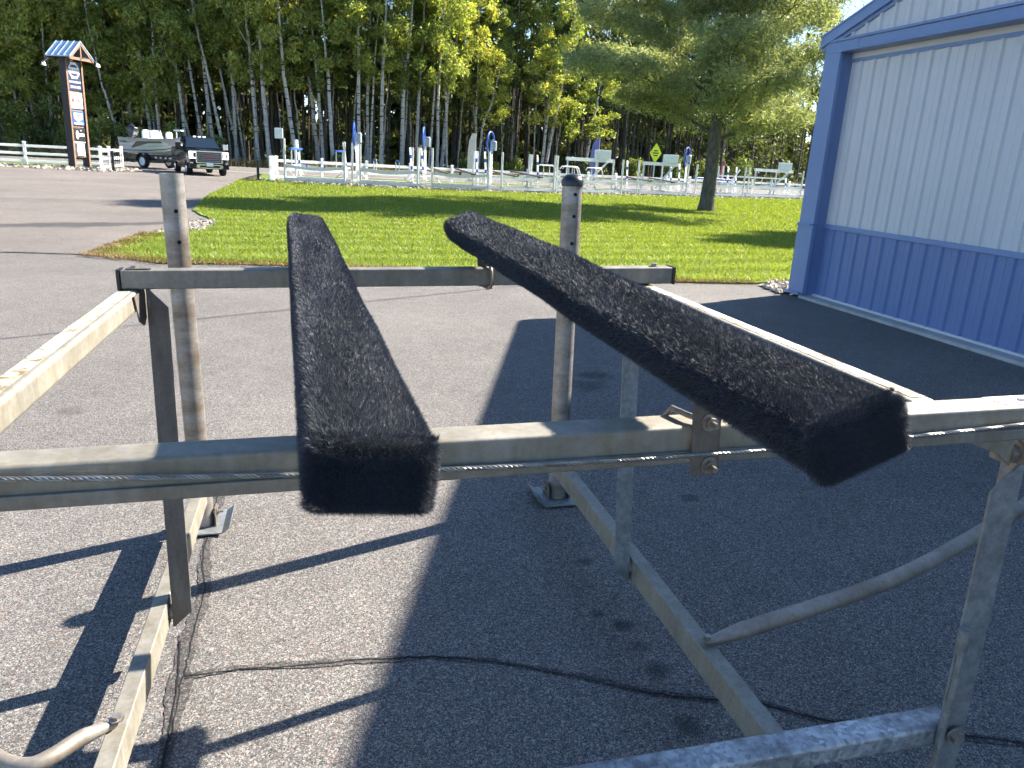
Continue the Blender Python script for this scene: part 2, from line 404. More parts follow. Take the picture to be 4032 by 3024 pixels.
# ------------------------------------------------------------------ the ground and what is laid on it
def in_poly(P, poly):
    x, y = P[:, 0], P[:, 1]; inside = np.zeros(len(P), bool); n = len(poly)
    for i in range(n):
        x0, y0 = poly[i]; x1, y1 = poly[(i+1) % n]
        c = ((y0 > y) != (y1 > y)) & (x < (x1-x0) * (y-y0) / (y1-y0 + 1e-12) + x0); inside ^= c
    return inside
def densify(poly, step, jit=0.0):
    out = []; n = len(poly)
    for i in range(n):
        a = np.array(poly[i]); b = np.array(poly[(i+1) % n]); L = np.linalg.norm(b-a); m = max(1, int(L/step))
        nn = np.array([-(b-a)[1], (b-a)[0]]) / max(L, 1e-6)
        for k in range(m): out.append(tuple(a + (b-a)*k/m + nn * (jit * (random.random()-.5) if k else 0)))
    return out
def sheet(name, poly, dz, mat, step=1.0, bstep=0.8, jit=0.0, parent=None, skirt=0.0):
    b = densify(poly, bstep, jit); arr = np.array(poly)
    xs = np.arange(arr[:,0].min()+step*.37, arr[:,0].max(), step); ys = np.arange(arr[:,1].min()+step*.41, arr[:,1].max(), step)
    g = np.array([(x, y) for x in xs for y in ys]) if len(xs) and len(ys) else np.zeros((0,2))
    g = g[in_poly(g, b)] if len(g) else g
    pts = [Vector(p) for p in b] + [Vector((float(p[0]), float(p[1]))) for p in g]
    v, e, f, *_ = delaunay_2d_cdt(pts, [(i, (i+1) % len(b)) for i in range(len(b))], [], 1, 1e-5)
    mb = MB(); mb.add([(p.x, p.y, gz(p.x, p.y) + dz) for p in v], [tuple(q) for q in f])
    if skirt:
        n = len(b); vs = [(p[0], p[1], gz(*p)+dz) for p in b] + [(p[0], p[1], gz(*p)+dz-skirt) for p in b]
        mb.add(vs, [(i, (i+1) % n, n+(i+1) % n, n+i) for i in range(n)])
    return mb.build(name, mat, parent, smooth=False)
def grid(name, xs, ys, dz, mat):
    mb = MB(); nx = len(xs)
    mb.add([(x, y, gz(x, y) + dz) for y in ys for x in xs], [(j*nx+i, j*nx+i+1, (j+1)*nx+i+1, (j+1)*nx+i) for j in range(len(ys)-1) for i in range(nx-1)])
    return mb.build(name, mat, smooth=False)

YL = list(range(11, 25))
ground = structure(grid('ground', [-900,-100,-50,-20,-10,-5,-3,0,3,6,8,10,20,50,100,900], [-300,-30,0,5]+YL+[30,60,100,300,1200], -0.06, M['floor']))
lot = structure(grid('parking_lot', [-60,-20,-10,-5,-2,0,2,5,8,12,30,50], [-25,-10,0,5]+YL+[30,40,43], 0.0, M['asphalt']))
drive = structure(sheet('driveway', [(-60,14.6),(-10,13.9),(-4.8,13.7),(-3.2,13.35),(-3.0,16.6),(-2.6,19.4),(-3.2,22),(-3.6,28),(-3.8,42.6),(-3.4,53),(-10.2,53),(-10.0,51.5),(-9.7,46),(-11,44.6),(-17,45.2),(-60,46)], 0.008, M['drive']))
LAWN = [(-3.35,13.35),(-2.3,12.45),(-0.3,12.1),(2.1,11.35),(5.0,10.3),(6.25,10.05),(7.2,10.35),(7.4,9.4),(30,9.4),(60,20),(60,58),(34,50),(22,45.6),(12,41.2),(7.4,39.9),(1.8,39.9),(-1.5,41.2),(-3.65,42.3),(-3.55,35),(-3.5,28),(-3.1,21.8),(-2.3,19.3),(-2.15,18.2),(-2.25,17.1),(-3.0,16.5),(-3.25,15.5)]
lawn = structure(sheet('lawn', LAWN, 0.03, M['turf'], 1.0, 0.4, 0.10, skirt=0.05))
ROCK = [(-3.7,42.3),(-1.5,41.2),(1.8,39.9),(7.4,39.9),(12,41.2),(22,45.6),(34,50),(48,55),(48,58),(34,53.4),(22,48.6),(12,44.4),(6,43.4),(-1.8,43.8),(-3.2,44)]
structure(sheet('rock_strip', ROCK, 0.02, M['gravel'], 1.5, 0.8, 0.15))
SBED = [(-60,46.6),(-17.5,45.4),(-12,44.8),(-10.6,45.0),(-9.6,46.3),(-9.8,49.5),(-10.8,51.6),(-12,49.5),(-16,48.6),(-24,48.4),(-60,49)]
structure(sheet('sign_rock_bed', SBED, 0.02, M['gravel'], 1.5, 0.8, 0.15))
GBED = [(-3.1,16.6),(-2.6,19.4),(-2.3,19.3),(-2.15,18.2),(-2.25,17.1),(-3.0,16.5)]
gravel_bed = structure(sheet('lawn_edge_gravel_bed', GBED, 0.02, M['gravel'], 0.4, 0.3, 0.05))
CBED = [(6.1,9.25),(6.2,9.9),(6.7,10.25),(7.3,10.3),(7.3,9.3)]
structure(sheet('shed_corner_rock_bed', CBED, 0.02, M['gravel'], 0.3, 0.3, 0.05))
roadn = lambda x: 52.6 + 0.16 * max(0, x) + 0.0016 * max(0, x)**2
roadf = lambda x: 66.5 + 0.16 * max(0, x) + 0.0016 * max(0, x)**2
RX = [-200,-60,-40,-20,-10,0,5,10,15,20,30,40,50,60,90]
VERGE = [(-200,48.6)] + [(-24,48.4),(-16,48.6),(-12,49.5),(-10.8,51.6),(-10.3,53.5),(-3.3,53.5),(-3.0,44),(-1.8,43.8),(6,43.4),(12,44.4),(22,48.6),(34,53.4),(48,58),(90,75)] + [(x, roadn(x)+0.5) for x in RX[::-1]]
structure(sheet('road_verge', VERGE, 0.0, M['turf'], 3.0, 2.0))
structure(sheet('road', [(x, roadn(x)) for x in RX] + [(x, roadf(x)) for x in RX[::-1]], 0.014, M['road'], 4.0, 3.0))
def stripe(name, f, w):
    mb = MB(); xs = np.linspace(-90, 80, 60)
    mb.add([(x, f(x)-w/2, 0.02) for x in xs] + [(x, f(x)+w/2, 0.02) for x in xs], [(i, i+1, 61+i, 60+i) for i in range(59)])
    return structure(mb.build(name, M['line']))
stripe('road_edge_line', lambda x: roadn(x)+1.6, 0.16); stripe('road_edge_line', lambda x: roadf(x)-1.6, 0.16)
structure(sheet('far_verge', [(x, roadf(x)+0.01) for x in RX] + [(x, roadf(x)+6.5) for x in RX[::-1]], 0.004, M['verge'], 4.0, 3.0))

# cracks in the paving
def crack(name, pts, w, mat, dz, jit, parent=lot):
    mb = MB(); P = []
    for (a, b) in zip(pts[:-1], pts[1:]):
        m = max(2, int(math.hypot(b[0]-a[0], b[1]-a[1]) / 0.02))
        for k in range(m): P.append((a[0]+(b[0]-a[0])*k/m, a[1]+(b[1]-a[1])*k/m))
    L = []; R_ = []; off = 0.0; wk = 0.0
    for i, p in enumerate(P):
        q = P[min(i+1, len(P)-1)]; o = P[max(i-1, 0)]
        d = Vector((q[0]-o[0], q[1]-o[1])).normalized(); n = Vector((-d.y, d.x))
        off = off*0.93 + random.uniform(-1,1)*jit*0.6
        wk = wk*0.85 + random.uniform(-1,1)*0.22; ww = w * max(0.12, 0.9 + 0.9*wk) / 2
        for S, s in ((L, 1), (R_, -1)):
            x = p[0] + n.x*(off+s*ww); y = p[1] + n.y*(off+s*ww); S.append((x, y, gz(x, y)+dz))
    k = len(P); mb.add(L + R_, [(i+1, i, k+i, k+i+1) for i in range(k-1)])
    return mb.build(name, mat, parent)
CR1 = [(-0.46,2.39),(-0.28,2.40),(0.0,2.37),(0.37,2.33),(0.59,2.26),(0.85,2.12),(1.05,1.99),(1.23,1.92),(1.4,1.87),(1.56,1.75),(2.2,1.5),(3.4,1.3)]
CR2 = [(-0.515,4.6),(-0.51,3.9),(-0.50,3.32),(-0.46,2.9),(-0.475,2.62),(-0.46,2.2),(-0.44,1.6),(-0.42,0.6)]
for pts, wf in ((CR1, 0.034), (CR2, 0.06)):
    crack('crack_filler', pts, wf, M['crackfill'], 0.003, 0.004)
    crack('crack', pts, 0.0055, M['crack'], 0.005, 0.006)
crack('crack', [(-0.50,2.6),(-0.47,2.3),(-0.455,1.9),(-0.43,1.2)], 0.006, M['crack'], 0.0055, 0.003)
crack('crack_filler', [(-4.8,13.72),(-2.9,13.33),(-0.3,11.9),(2.1,11.2)], 0.05, M['crackfill'], 0.012, 0.01)
crack('crack', [(-8.5,23.4),(-6.6,24.0),(-3.7,24.2)], 0.04, M['crackfill'], 0.014, 0.01, drive)
crack('crack', [(-30,33),(-12,33.6),(-3.8,34)], 0.06, M['crackfill'], 0.014, 0.01, drive)
crack('crack', [(-0.2,5.6),(0.05,5.9),(0.12,6.35)], 0.02, M['crackfill'], 0.003, 0.01)

# stones
def stone_field(name, poly, n, smin, smax, dz, label):
    arr = np.array(poly); P = np.empty((0,2))
    while len(P) < n:
        q = rng.uniform(arr.min(0), arr.max(0), (n*3, 2)); q = q[in_poly(q, poly)]; q = q[(q[:,0] > -34) & (q[:,0] < 46)]; P = np.vstack([P, q])
    P = P[:n]; mb = MB()
    for x, y in P:
        s = random.uniform(smin, smax); a = random.random()*6.28; ca, sa = math.cos(a), math.sin(a); z0 = gz(x, y)+dz
        vs = []
        for (px, py, pz) in ((1,0,.1),(.3,.7,.05),(-.8,.5,.1),(-.9,-.4,0),(.2,-.8,.1),(.35,.1,.62),(-.4,.0,.58)):
            px *= s*random.uniform(.8,1.2); py *= s*.75*random.uniform(.8,1.2); pz *= s*random.uniform(.8,1.2)
            vs.append((x+px*ca-py*sa, y+px*sa+py*ca, z0+pz))
        mb.add(vs, ((0,1,5),(1,2,6),(1,6,5),(2,3,6),(3,4,6),(4,5,6),(4,0,5)))
    return tag(mb.build(name, M['stone']), label, 'stones', kind='stuff')
stone_field('river_rocks', ROCK, 3200, 0.07, 0.17, 0.01, 'tan river rocks spread under the white fence and display lifts')
stone_field('river_rocks', SBED, 1600, 0.07, 0.17, 0.01, 'pale river rocks around the base of the pylon sign')
stone_field('pebbles', GBED, 700, 0.03, 0.065, 0.015, 'small tan pebbles in the bed at the left lawn edge')
stone_field('pebbles', CBED, 220, 0.04, 0.09, 0.015, 'grey pebbles in the small bed at the shed corner')

# grass
def blades(name, poly, n, label, mat, h0, h1, near_pow, jitter_dark=None, ymax=None, kind='stuff'):
    arr = np.array(poly); got = []
    lo = arr.min(0); hi = arr.max(0); hi[0] = min(hi[0], 42)
    if ymax: hi[1] = min(hi[1], ymax)
    tot = 0
    while tot < n:
        q = rng.uniform(lo, hi, (n*2, 2)); q = q[in_poly(q, poly)]
        w = (11.0 / np.maximum(np.hypot(q[:,0], q[:,1]), 11.0)) ** near_pow
        q = q[(rng.random(len(q)) < w) & ((q[:,0] < 6.2) | (q[:,1] > 9.5 + 0.45*(q[:,0]-6.2)))]
        got.append(q); tot += len(q)
    q = np.vstack(got)[:n]; d = np.hypot(q[:,0], q[:,1])
    z = np.array([gz(x, y) for x, y in q]) + 0.028
    P = np.column_stack([q, z]); a = rng.uniform(0, 2*np.pi, n)
    wd = (0.0011 * d * rng.uniform(.7, 1.3, n))[:, None]
    A = np.column_stack([np.cos(a), np.sin(a), np.zeros(n)]) * wd
    h = rng.uniform(h0, h1, n) * (1 + d/60)
    st = np.where(np.floor((q[:,1] + 0.25*np.sin(q[:,0]*.3)) / 0.55) % 2 == 0, 1, -1) * 0.45
    B = np.column_stack([rng.normal(0, .35, n)*h + st*h, rng.normal(0, .4, n)*h, h])
    return tag(cloud(name, P, A, B, mat), label, 'grass', kind=kind)
blades('lawn_grass', LAWN, 300000, 'bright green mown grass of the lawn', M['grass'], 0.03, 0.06, 1.55)
EDGE = [(-3.6,13.25),(-2.3,12.3),(-0.3,11.95),(2.1,11.2),(5.0,10.15),(6.2,9.95),(6.2,10.2),(5.0,10.5),(2.1,11.55),(-0.3,12.35),(-2.2,12.75),(-3.2,13.7)]
blades('dry_edge_grass', EDGE, 6000, 'brown dry grass along the near lawn edge', M['drygrass'], 0.02, 0.05, 0.0)
blades('dry_edge_grass', [(-3.55,13.3),(-3.2,13.3),(-2.8,16.2),(-3.3,16.4)], 1800, 'brown dry grass at the left tip of the lawn', M['drygrass'], 0.02, 0.05, 0.0)
VG = [(-40,roadf(0)+0.3)] + [(x, roadf(x)+0.3) for x in (-20,0,10,20,30,40,60)] + [(x, roadf(x)+6) for x in (60,40,30,20,10,0,-20,-40)]
n = 14000; q = rng.uniform((-38, 66.8), (48, 84), (n*4, 2)); q = q[in_poly(q, VG)][:n]; n = len(q)
tag(cloud('tall_verge_grass', np.column_stack([q, np.zeros(n)]), np.column_stack([rng.normal(0,.05,n), rng.normal(0,.05,n), np.zeros(n)]), np.column_stack([rng.normal(0,.15,n), rng.normal(0,.15,n), rng.uniform(.25,.8,n)]), M['drygrass']), 'tall tan grass along the far side of the road', 'grass', kind='stuff')

# ------------------------------------------------------------------ the blue and white steel shed
WX, DX = 6.28, 6.44; YC, YE = 9.20, -3.0; RIDGE = 3.1; EAVE_Y = 9.31; EZ = 3.40; PITCH = 0.305
shed = thing('steel_shed', 'blue and white ribbed steel shed with a wide door on the right', 'shed', None, (WX, YC, 0.1))
S0 = Vector((-WX, -YC, -0.1))
def sp(name, mb, mat, parent=None, bevel=0, seg=2):
    mb.v = [(p[0]-WX, p[1]-YC, p[2]-0.1) for p in mb.v]
    return mb.build(name, mat, parent or shed, bevel=bevel, seg=seg)
def roofz(y): return EZ + PITCH * (EAVE_Y - y if y > RIDGE else y - (2*RIDGE - EAVE_Y))
RIB = 0.2286
def ribbed(x, y1, y0, z0, ztop, mat, name='panel'):
    """ribbed sheet facing -x from y1 down to y0; ztop is a number or f(y)"""
    f = ztop if callable(ztop) else (lambda y: ztop)
    y = y1
    prof = []
    while y > y0 + 1e-4:
        for dy, h in ((0,0.0),(0.085,0.0),(0.09,0.004),(0.105,0.004),(0.11,0.0),(0.178,0.0),(0.188,0.028),(0.2166,0.028)):
            yy = y - dy
            if yy > y0: prof.append((yy, h))
        y -= RIB
    prof.append((y0, 0.0))
    mb = MB(); n = len(prof)
    vs = [(x-h, yy, z0) for yy, h in prof] + [(x-h, yy, f(yy)) for yy, h in prof]
    mb.add(vs, [(i, n+i, n+i+1, i+1) for i in range(n-1)])
    return sp(name, mb, mat)
def ribbed_run(x, y1, y0, z0, ztop, mat, name='panel'):
    y = y1
    while y > y0 + .02:
        ribbed(x, y, max(y0, y-4*RIB), z0, ztop, mat, name); y -= 4*RIB
DY1, DY0 = 8.93, 1.85; DTOP = 3.20
gb = 0.155
ribbed_run(DX, DY1, DY0, 0.20, 1.075, M['steelblue'], 'door_panel')
ribbed_run(DX, DY1, DY0, 1.135, 3.085, M['steelwhite'], 'door_panel')
ribbed_run(WX, YC-0.27, DY1, 0.2, DTOP, M['steelblue2'], 'wall_panel')
ribbed_run(WX, YC-.01, YE, 3.335, lambda y: roofz(y)-.02, M['steelwhite'], 'gable_panel')
ribbed_run(WX, DY0-.12, YE, 1.10, 3.33, M['steelwhite'], 'wall_panel'); ribbed_run(WX, DY0-.12, YE, 0.2, 1.10, M['steelblue'], 'wall_panel')
# trim
mb = MB(); mb.box(DX-.022, DX+.02, DY0, DY1, 1.075, 1.135); sp('door_waist_trim', mb, M['steelblue2'], None, .006)
mb = MB(); mb.box(DX-.02, DX+.02, DY0, DY1, 3.085, 3.125); sp('door_top_trim', mb, M['steelblue2'])
mb = MB(); mb.box(DX-.012, DX+.02, DY0, DY1, 3.125, 3.30); sp('door_head', mb, M['steelwhite'])
mb = MB(); mb.box(WX-.03, DX+.03, DY1, DY1+.03, 0.15, 3.2); sp('door_jamb', mb, M['steelblue'])
mb = MB(); mb.box(WX-.03, DX+.03, DY0-.12, DY0, 0.15, 3.2); sp('door_jamb', mb, M['steelblue'])
mb = MB(); mb.box(WX-.0395, WX+.01, DY1-.02, YC+.02, 1.12, 3.372); sp('corner_trim', mb, M['steelblue2'], None, .008)
mb = MB(); mb.box(WX-.045, WX+.01, DY1-.025, YC+.035, 0.22, 1.10); sp('corner_trim', mb, M['steelblue2'], None, .008)
mb = MB(); mb.box(WX-.055, WX+.01, DY1+.03, YC+.045, 1.09, 1.125); sp('corner_ledge', mb, M['steelblue2'], None, .006)
mb = MB(); mb.box(WX-.07, WX+.01, DY1+.03, YC+.06, 0.19, 0.225); sp('base_flashing', mb, M['steelblue2'])
hd = MB(); hd.box(WX-.05, DX+.02, DY0-.12, YC-.06, 3.19, 3.215); hd.box(WX-.035, DX+.01, DY0-.12, YC-.08, 3.215, 3.315); hd.box(WX-.055, WX+.02, DY0-.12, YC-.06, 3.315, 3.345); sp('door_header', hd, M['steelblue2'], None, .006)
for y in (8.6, 6.2, 3.9): 
    mb = MB(); mb.box(WX-.0365, WX-.03, y-.02, y+.02, 3.212, 3.318); sp('header_joint', mb, M['steelblue'])
mb = MB(); mb.box(WX-.05, DX+.1, DY0-.2, DY1+.05, 0.10, 0.19); sp('threshold', mb, M['concrete'], None, .01)
mb = MB(); mb.box(DX-.03, DX+.02, DY0, DY1, 0.19, 0.215); sp('door_bottom_trim', mb, M['steelwhite'])
# walls, roof
mb = MB(); mb.prism([(WX+.2,YC,0.05),(WX+.2,YC,roofz(YC)-.08),(WX+.2,RIDGE,roofz(RIDGE)-.08),(WX+.2,YE,roofz(YE)-.08),(WX+.2,YE,0.05)], (17.5,0,0)); sp('wall_core', mb, M['steelwhite'])
mb = MB(); mb.box(WX+.005, WX+.21, YC-.03, YC, 0.05, roofz(YC)-.08); sp('end_wall', mb, M['steelwhite'])
rx0, rx1 = 6.235, 24.2
for s in (0, 1):
    ya, yb = (EAVE_Y, RIDGE) if s == 0 else (2*RIDGE-EAVE_Y, RIDGE)
    mb = MB(); za, zb = EZ, roofz(RIDGE)
    mb.prism([(rx0,ya,za-.012),(rx0,yb,zb-.012),(rx0,yb,zb-.05),(rx0,ya,za-.05)], (rx1-rx0,0,0)); r_ = sp('roof', mb, M['steelwhite'])
    # rake fascia: deep board and stepped lower lip
    mb = MB(); mb.prism([(rx0-.02,ya,za),(rx0-.02,yb,zb),(rx0-.02,yb,zb-.13),(rx0-.02,ya,za-.13)], (.03,0,0)); sp('rake_fascia', mb, M['steelblue2'])
    mb = MB(); mb.prism([(rx0-.03,ya,za+.012),(rx0-.03,yb,zb+.012),(rx0-.03,yb,zb-.012),(rx0-.03,ya,za-.012)], (.12,0,0)); sp('rake_cap', mb, M['steelblue2'])
    mb = MB(); mb.prism([(rx0+.012,ya,za-.11),(rx0+.012,yb,zb-.11),(rx0+.012,yb,zb-.13),(rx0+.012,ya,za-.13)], (.04,0,0)); sp('rake_soffit', mb, M['steelblue'])
    mb = MB(); mb.prism([(WX-.03,ya,za-.132),(WX-.03,yb,zb-.132),(WX-.03,yb,zb-.175),(WX-.03,ya,za-.175)], (.03,0,0)); sp('rake_trim', mb, M['steelblue2'])
mb = MB(); mb.box(rx0, rx1, EAVE_Y, EAVE_Y+.03, EZ-.13, EZ+.005); sp('eave_fascia', mb, M['steelblue2'])

# ------------------------------------------------------------------ lettering
def text_mesh(body, size, name, mat, parent, M4, extrude=0.004, align='CENTER', xs=1.0):
    cu = bpy.data.curves.new(name, 'FONT'); cu.body = body; cu.size = size; cu.align_x = align; cu.align_y = 'CENTER'; cu.extrude = extrude
    to = bpy.data.objects.new(name, cu); COL.objects.link(to)
    me = bpy.data.meshes.new_from_object(to.evaluated_get(bpy.context.evaluated_depsgraph_get()))
    bpy.data.objects.remove(to); bpy.data.curves.remove(cu)
    me.transform(M4 @ Matrix.Diagonal((xs,1,1,1)))
    me.materials.clear(); me.materials.append(mat)
    o = bpy.data.objects.new(name, me); COL.objects.link(o); o.parent = parent; return o

# ------------------------------------------------------------------ the pylon sign (local frame: x across the face, -y out of the face)
SG = math.radians(66)
sign = thing('pylon_sign', 'tall dark timber pylon sign with stacked boards and a small metal roof', 'sign', None, (-12.55, 48.4, 0), (0, math.radians(0.3), SG))
sign.scale = (0.80, 0.85, 1.0)
PW = 0.62
for sx in (-1, 1):
    mb = MB(); mb.box(sx*(PW+.09)-.075, sx*(PW+.09)+.075, -.24, .24, 0, 5.62); mb.build('post', M['brownwood'], sign)
    mb = MB(); mb.box(sx*(PW+.09)-.076, sx*(PW+.09)+.076, -.246, -.24, 0, 5.55); mb.build('post_facing', M['tanwood'], sign)
for z in (3.03, 2.16, 1.32, 0.62, 3.98):
    mb = MB(); mb.box(-PW+.01, PW-.01, -.12, .12, z-.04, z+.04); mb.build('cross_rail', M['tanwood'], sign)
def board(z0, z1, w, mat, name='sign_board', y=-.2):
    mb = MB(); mb.box(-w, w, y, y+.16, z0, z1); return mb.build(name, mat, sign, bevel=.02)
F = lambda x, z, y=-.206: Matrix.Translation((x, y, z)) @ Matrix.Rotation(math.radians(90), 4, 'X')
b = board(4.02, 5.48, .60, M['navy'])
def disc(parent, mat, cx, cz, rx, rz, y, name, ring=None):
    mb = MB(); n = 40
    outer = [(cx+rx*math.cos(6.2832*k/n), y, cz+rz*math.sin(6.2832*k/n)) for k in range(n)]
    if ring:
        inner = [(cx+(rx-ring)*math.cos(6.2832*k/n), y, cz+(rz-ring)*math.sin(6.2832*k/n)) for k in range(n)]
        mb.add(outer+inner, [(k, n+k, n+(k+1) % n, (k+1) % n) for k in range(n)])
    else: mb.add(outer, [tuple(range(n))[::-1]])
    return mb.build(name, mat, parent)
disc(b, M['white'], 0, 5.02, .50, .40, -.204, 'emblem_ring', .035); disc(b, M['white'], 0, 5.02, .44, .34, -.204, 'emblem_ring', .03)
mb = MB(); mb.box(-.50, .46, -.207, -.2, 4.87, 5.17); mb.build('emblem_plate', M['white'], b)
text_mesh('ALL EARS', .25, 'lettering', M['greytext'], b, F(-.02, 5.02, -.212))
mb = MB(); mb.box(-.46, .42, -.2105, -.207, 4.875, 4.895); mb.build('emblem_underline', M['red'], b)
for z in (5.37, 4.68):
    mb = MB(); mb.box(-.30, .24, -.207, -.2, z-.06, z+.06); mb.build('emblem_plate', M['white'], b)
text_mesh('BOATS-DOCKS-LIFTS', .15, 'lettering', M['white'], b, F(0, 4.44), .004, 'CENTER', .78)
text_mesh('218-947-4578', .20, 'lettering', M['white'], b, F(0, 4.18), .004, 'CENTER', .84)
b = board(3.10, 3.92, .56, M['white'])
text_mesh('YAMAHA', .26, 'lettering', M['red'], b, F(.10, 3.50), .004, 'CENTER', .72); disc(b, M['red'], -.37, 3.50, .10, .13, -.206, 'emblem_disc')
b = board(2.24, 2.98, .53, M['signblue'])
mb = MB(); mb.add([(-.42,-.206,2.88),(.42,-.206,2.88),(.42,-.206,2.62),(.08,-.206,2.44),(-.08,-.206,2.44),(-.42,-.206,2.62)], ((0,5,4,3,2,1),)); mb.build('emblem_shield', M['white'], b)
text_mesh('SHOREMASTER', .13, 'lettering', M['signblue'], b, F(0, 2.76, -.211), .004, 'CENTER', .82)
mb = MB(); mb.box(-.40, .40, -.207, -.2, 2.30, 2.39); mb.build('lettering_bar', M['white'], b)
b = board(1.42, 2.08, .53, M['black'])
mb = MB(); mb.box(-.55, .55, -.15, .1, 1.36, 1.41); mb.build('board_rim', M['white'], sign)
disc(b, M['white'], -.24, 1.75, .14, .22, -.206, 'emblem_disc'); mb = MB(); mb.box(-.12, .40, -.207, -.2, 1.68, 1.82); mb.build('lettering_bar', M['white'], b)
mb = MB(); mb.add([(.03,-.206,1.96),(.10,-.206,2.02),(.17,-.206,1.96)], ((0,2,1),)); mb.build('emblem_mark', M['white'], b)
b = board(0.66, 1.28, .36, M['white'])
for z, w, h, m in ((1.14,.22,.09,'greytext'),(.93,.24,.05,'greytext'),(.80,.20,.025,'greytext')):
    mb = MB(); mb.box(-.18, -.18+w*1.7, -.207, -.2, z-h/2, z+h/2); mb.build('lettering_bar', M[m], b)
mb = MB(); mb.box(-.29, -.21, -.207, -.2, 1.08, 1.20); mb.build('emblem_mark', M['red'], b)
# little gabled roof, ridge runs front to back
rw, rl, re, rp = 1.12, .86, 5.62, 6.42
for s in (-1, 1):
    mb = MB(); mb.prism([(s*rw, -rl, re),(0, -rl, rp),(0, -rl, rp+.05),(s*rw, -rl, re+.05)], (0, 2*rl, 0)); ro_ = mb.build('roof', M['roofmetal'], sign)
    for k in range(5):
        y = -rl + .02 + k*(2*rl-.06)/4
        mb = MB(); mb.prism([(s*rw, y, re+.05),(0, y, rp+.05),(0, y, rp+.09),(s*rw, y, re+.09)], (0,.03,0)); mb.build('roof_seam', M['roofmetal'], ro_)
    for y in (-rl+.02, rl-.08):
        mb = MB(); mb.bar((s*(rw-.0), y+.03, re-.07), (0, y+.03, rp-.07), .06, .15, (0,0,1)); mb.build('rafter', M['tanwood'], sign)
    mb = MB(); mb.tube([(0,s*.3,5.58),(0,s*.9,5.66),(0,s*1.45,5.62),(0,s*1.9,5.42)], .025, 8); lam = mb.build('lamp_arm', M['greybox'], sign, smooth=True)
    for dx in (-.09, .09):
        mb = MB(); mb.rings([[(dx+r*math.cos(6.2832*k/10), s*1.9+r*math.sin(6.2832*k/10), z) for k in range(10)] for r, z in ((.03,5.42),(.06,5.34),(.10,5.24))]); mb.build('lamp_head', M['whitebox'], lam, smooth=True)
mb = MB(); mb.box(-.95, .95, -rl+.05, -rl+.15, 5.52, 5.66); mb.build('tie_beam', M['tanwood'], sign)
mb = MB(); mb.box(-.95, .95, rl-.15, rl-.05, 5.52, 5.66); mb.build('tie_beam', M['tanwood'], sign)
mb = MB(); mb.box(-.05, .05, -rl+.06, -rl+.14, 5.66, 6.30); mb.build('king_post', M['tanwood'], sign)
mb = MB(); mb.box(-.9, .9, -.7, .7, 5.63, 5.67); mb.build('roof_ceiling', M['brownwood'], sign)

# ------------------------------------------------------------------ fences
def fence(pts, label, h=1.19, first=True):
    f = thing('white_fence', label, 'fence', 'white vinyl fences', (pts[0][0], pts[0][1], 0))
    ox, oy = pts[0]
    for i, (x, y) in enumerate(pts):
        x -= ox; y -= oy
        mb = MB(); mb.box(x-.065, x+.065, y-.065, y+.065, 0, h); p = mb.build('post', M['whitepvc'], f)
        mb = MB(); mb.rings([[(x+sx*r, y+sy*r, z) for sx, sy in ((-1,-1),(1,-1),(1,1),(-1,1))] for r, z in ((.085,h),(.085,h+.03),(.01,h+.08))]); mb.build('post_cap', M['whitepvc'], p)
        if i+1 < len(pts):
            x1, y1 = pts[i+1][0]-ox, pts[i+1][1]-oy
            for z in (h-.17, h-.58, h-.99):
                mb = MB(); mb.bar((x,y,z), (x1,y1,z), .04, .145); mb.build('rail', M['whitepvc'], f)
    return f
def line(pts, step):
    out = []; 
    L = [0]
    for a, b in zip(pts[:-1], pts[1:]): L.append(L[-1]+math.hypot(b[0]-a[0], b[1]-a[1]))
    n = round(L[-1]/step)
    for i in range(n+1):
        s = L[-1]*i/n
        for j in range(len(pts)-1):
            if s <= L[j+1]+1e-6:
                t = (s-L[j])/(L[j+1]-L[j]); out.append((pts[j][0]+(pts[j+1][0]-pts[j][0])*t, pts[j][1]+(pts[j+1][1]-pts[j][1])*t)); break
    return out
fence(line([(-1.95,43.7),(6,43.0),(12,44.2),(22,48.4),(35,54.0),(46,58.5)], 2.35), 'long white three-rail fence behind the display lifts')
fence([(-2.15,41.35),(-2.1,42.4),(-2.0,43.45)], 'short white fence return at the right side of the driveway entrance')
fence(line([(-10.95,50.9),(-16,50.3),(-24,50.0),(-50,50)], 2.45), 'white three-rail fence behind the pylon sign, left of the driveway')
fence([(-10.85,45.7),(-10.8,47.3),(-10.9,50.6)], 'short white fence return beside the pylon sign')
def blackpost(x, y, h, label):
    o = thing('gate_post', label, 'post', None, (x, y, 0))
    mb = MB(); mb.box(-.06,.06,-.06,.06,0,h); mb.build('post', M['black'], o, bevel=.01)
    mb = MB(); mb.box(-.065,.065,-.065,.065,h,h+.03); mb.build('post_cap', M['black'], o)
    mb = MB(); mb.tube([(0,0,h+.03),(0,0,h+.16)], .012, 6); mb.build('pin', M['black'], o)
    mb = MB(); mb.box(-.12,.12,-.1,.1,0,.12); mb.build('base', M['black'], o, bevel=.02)
blackpost(-2.75, 41.3, .98, 'square black post just left of the right fence return')
blackpost(-10.25, 45.6, 1.0, 'square black post in front of the fence return beside the sign')
o = thing('chain_gate', 'folded black mesh gate standing in the fence return by the sign', 'gate', None, (-10.55, 46.6, 0))
for i in range(7):
    mb = MB(); mb.tube([(0, -.6+i*.5, .12),(0, -.6+i*.5, 1.05)], .014, 6); mb.build('bar', M['black'], o)
for z in (.15,.45,.75,1.02):
    mb = MB(); mb.tube([(0,-.6,z),(0,2.4,z)], .014, 6); mb.build('rail', M['black'], o)

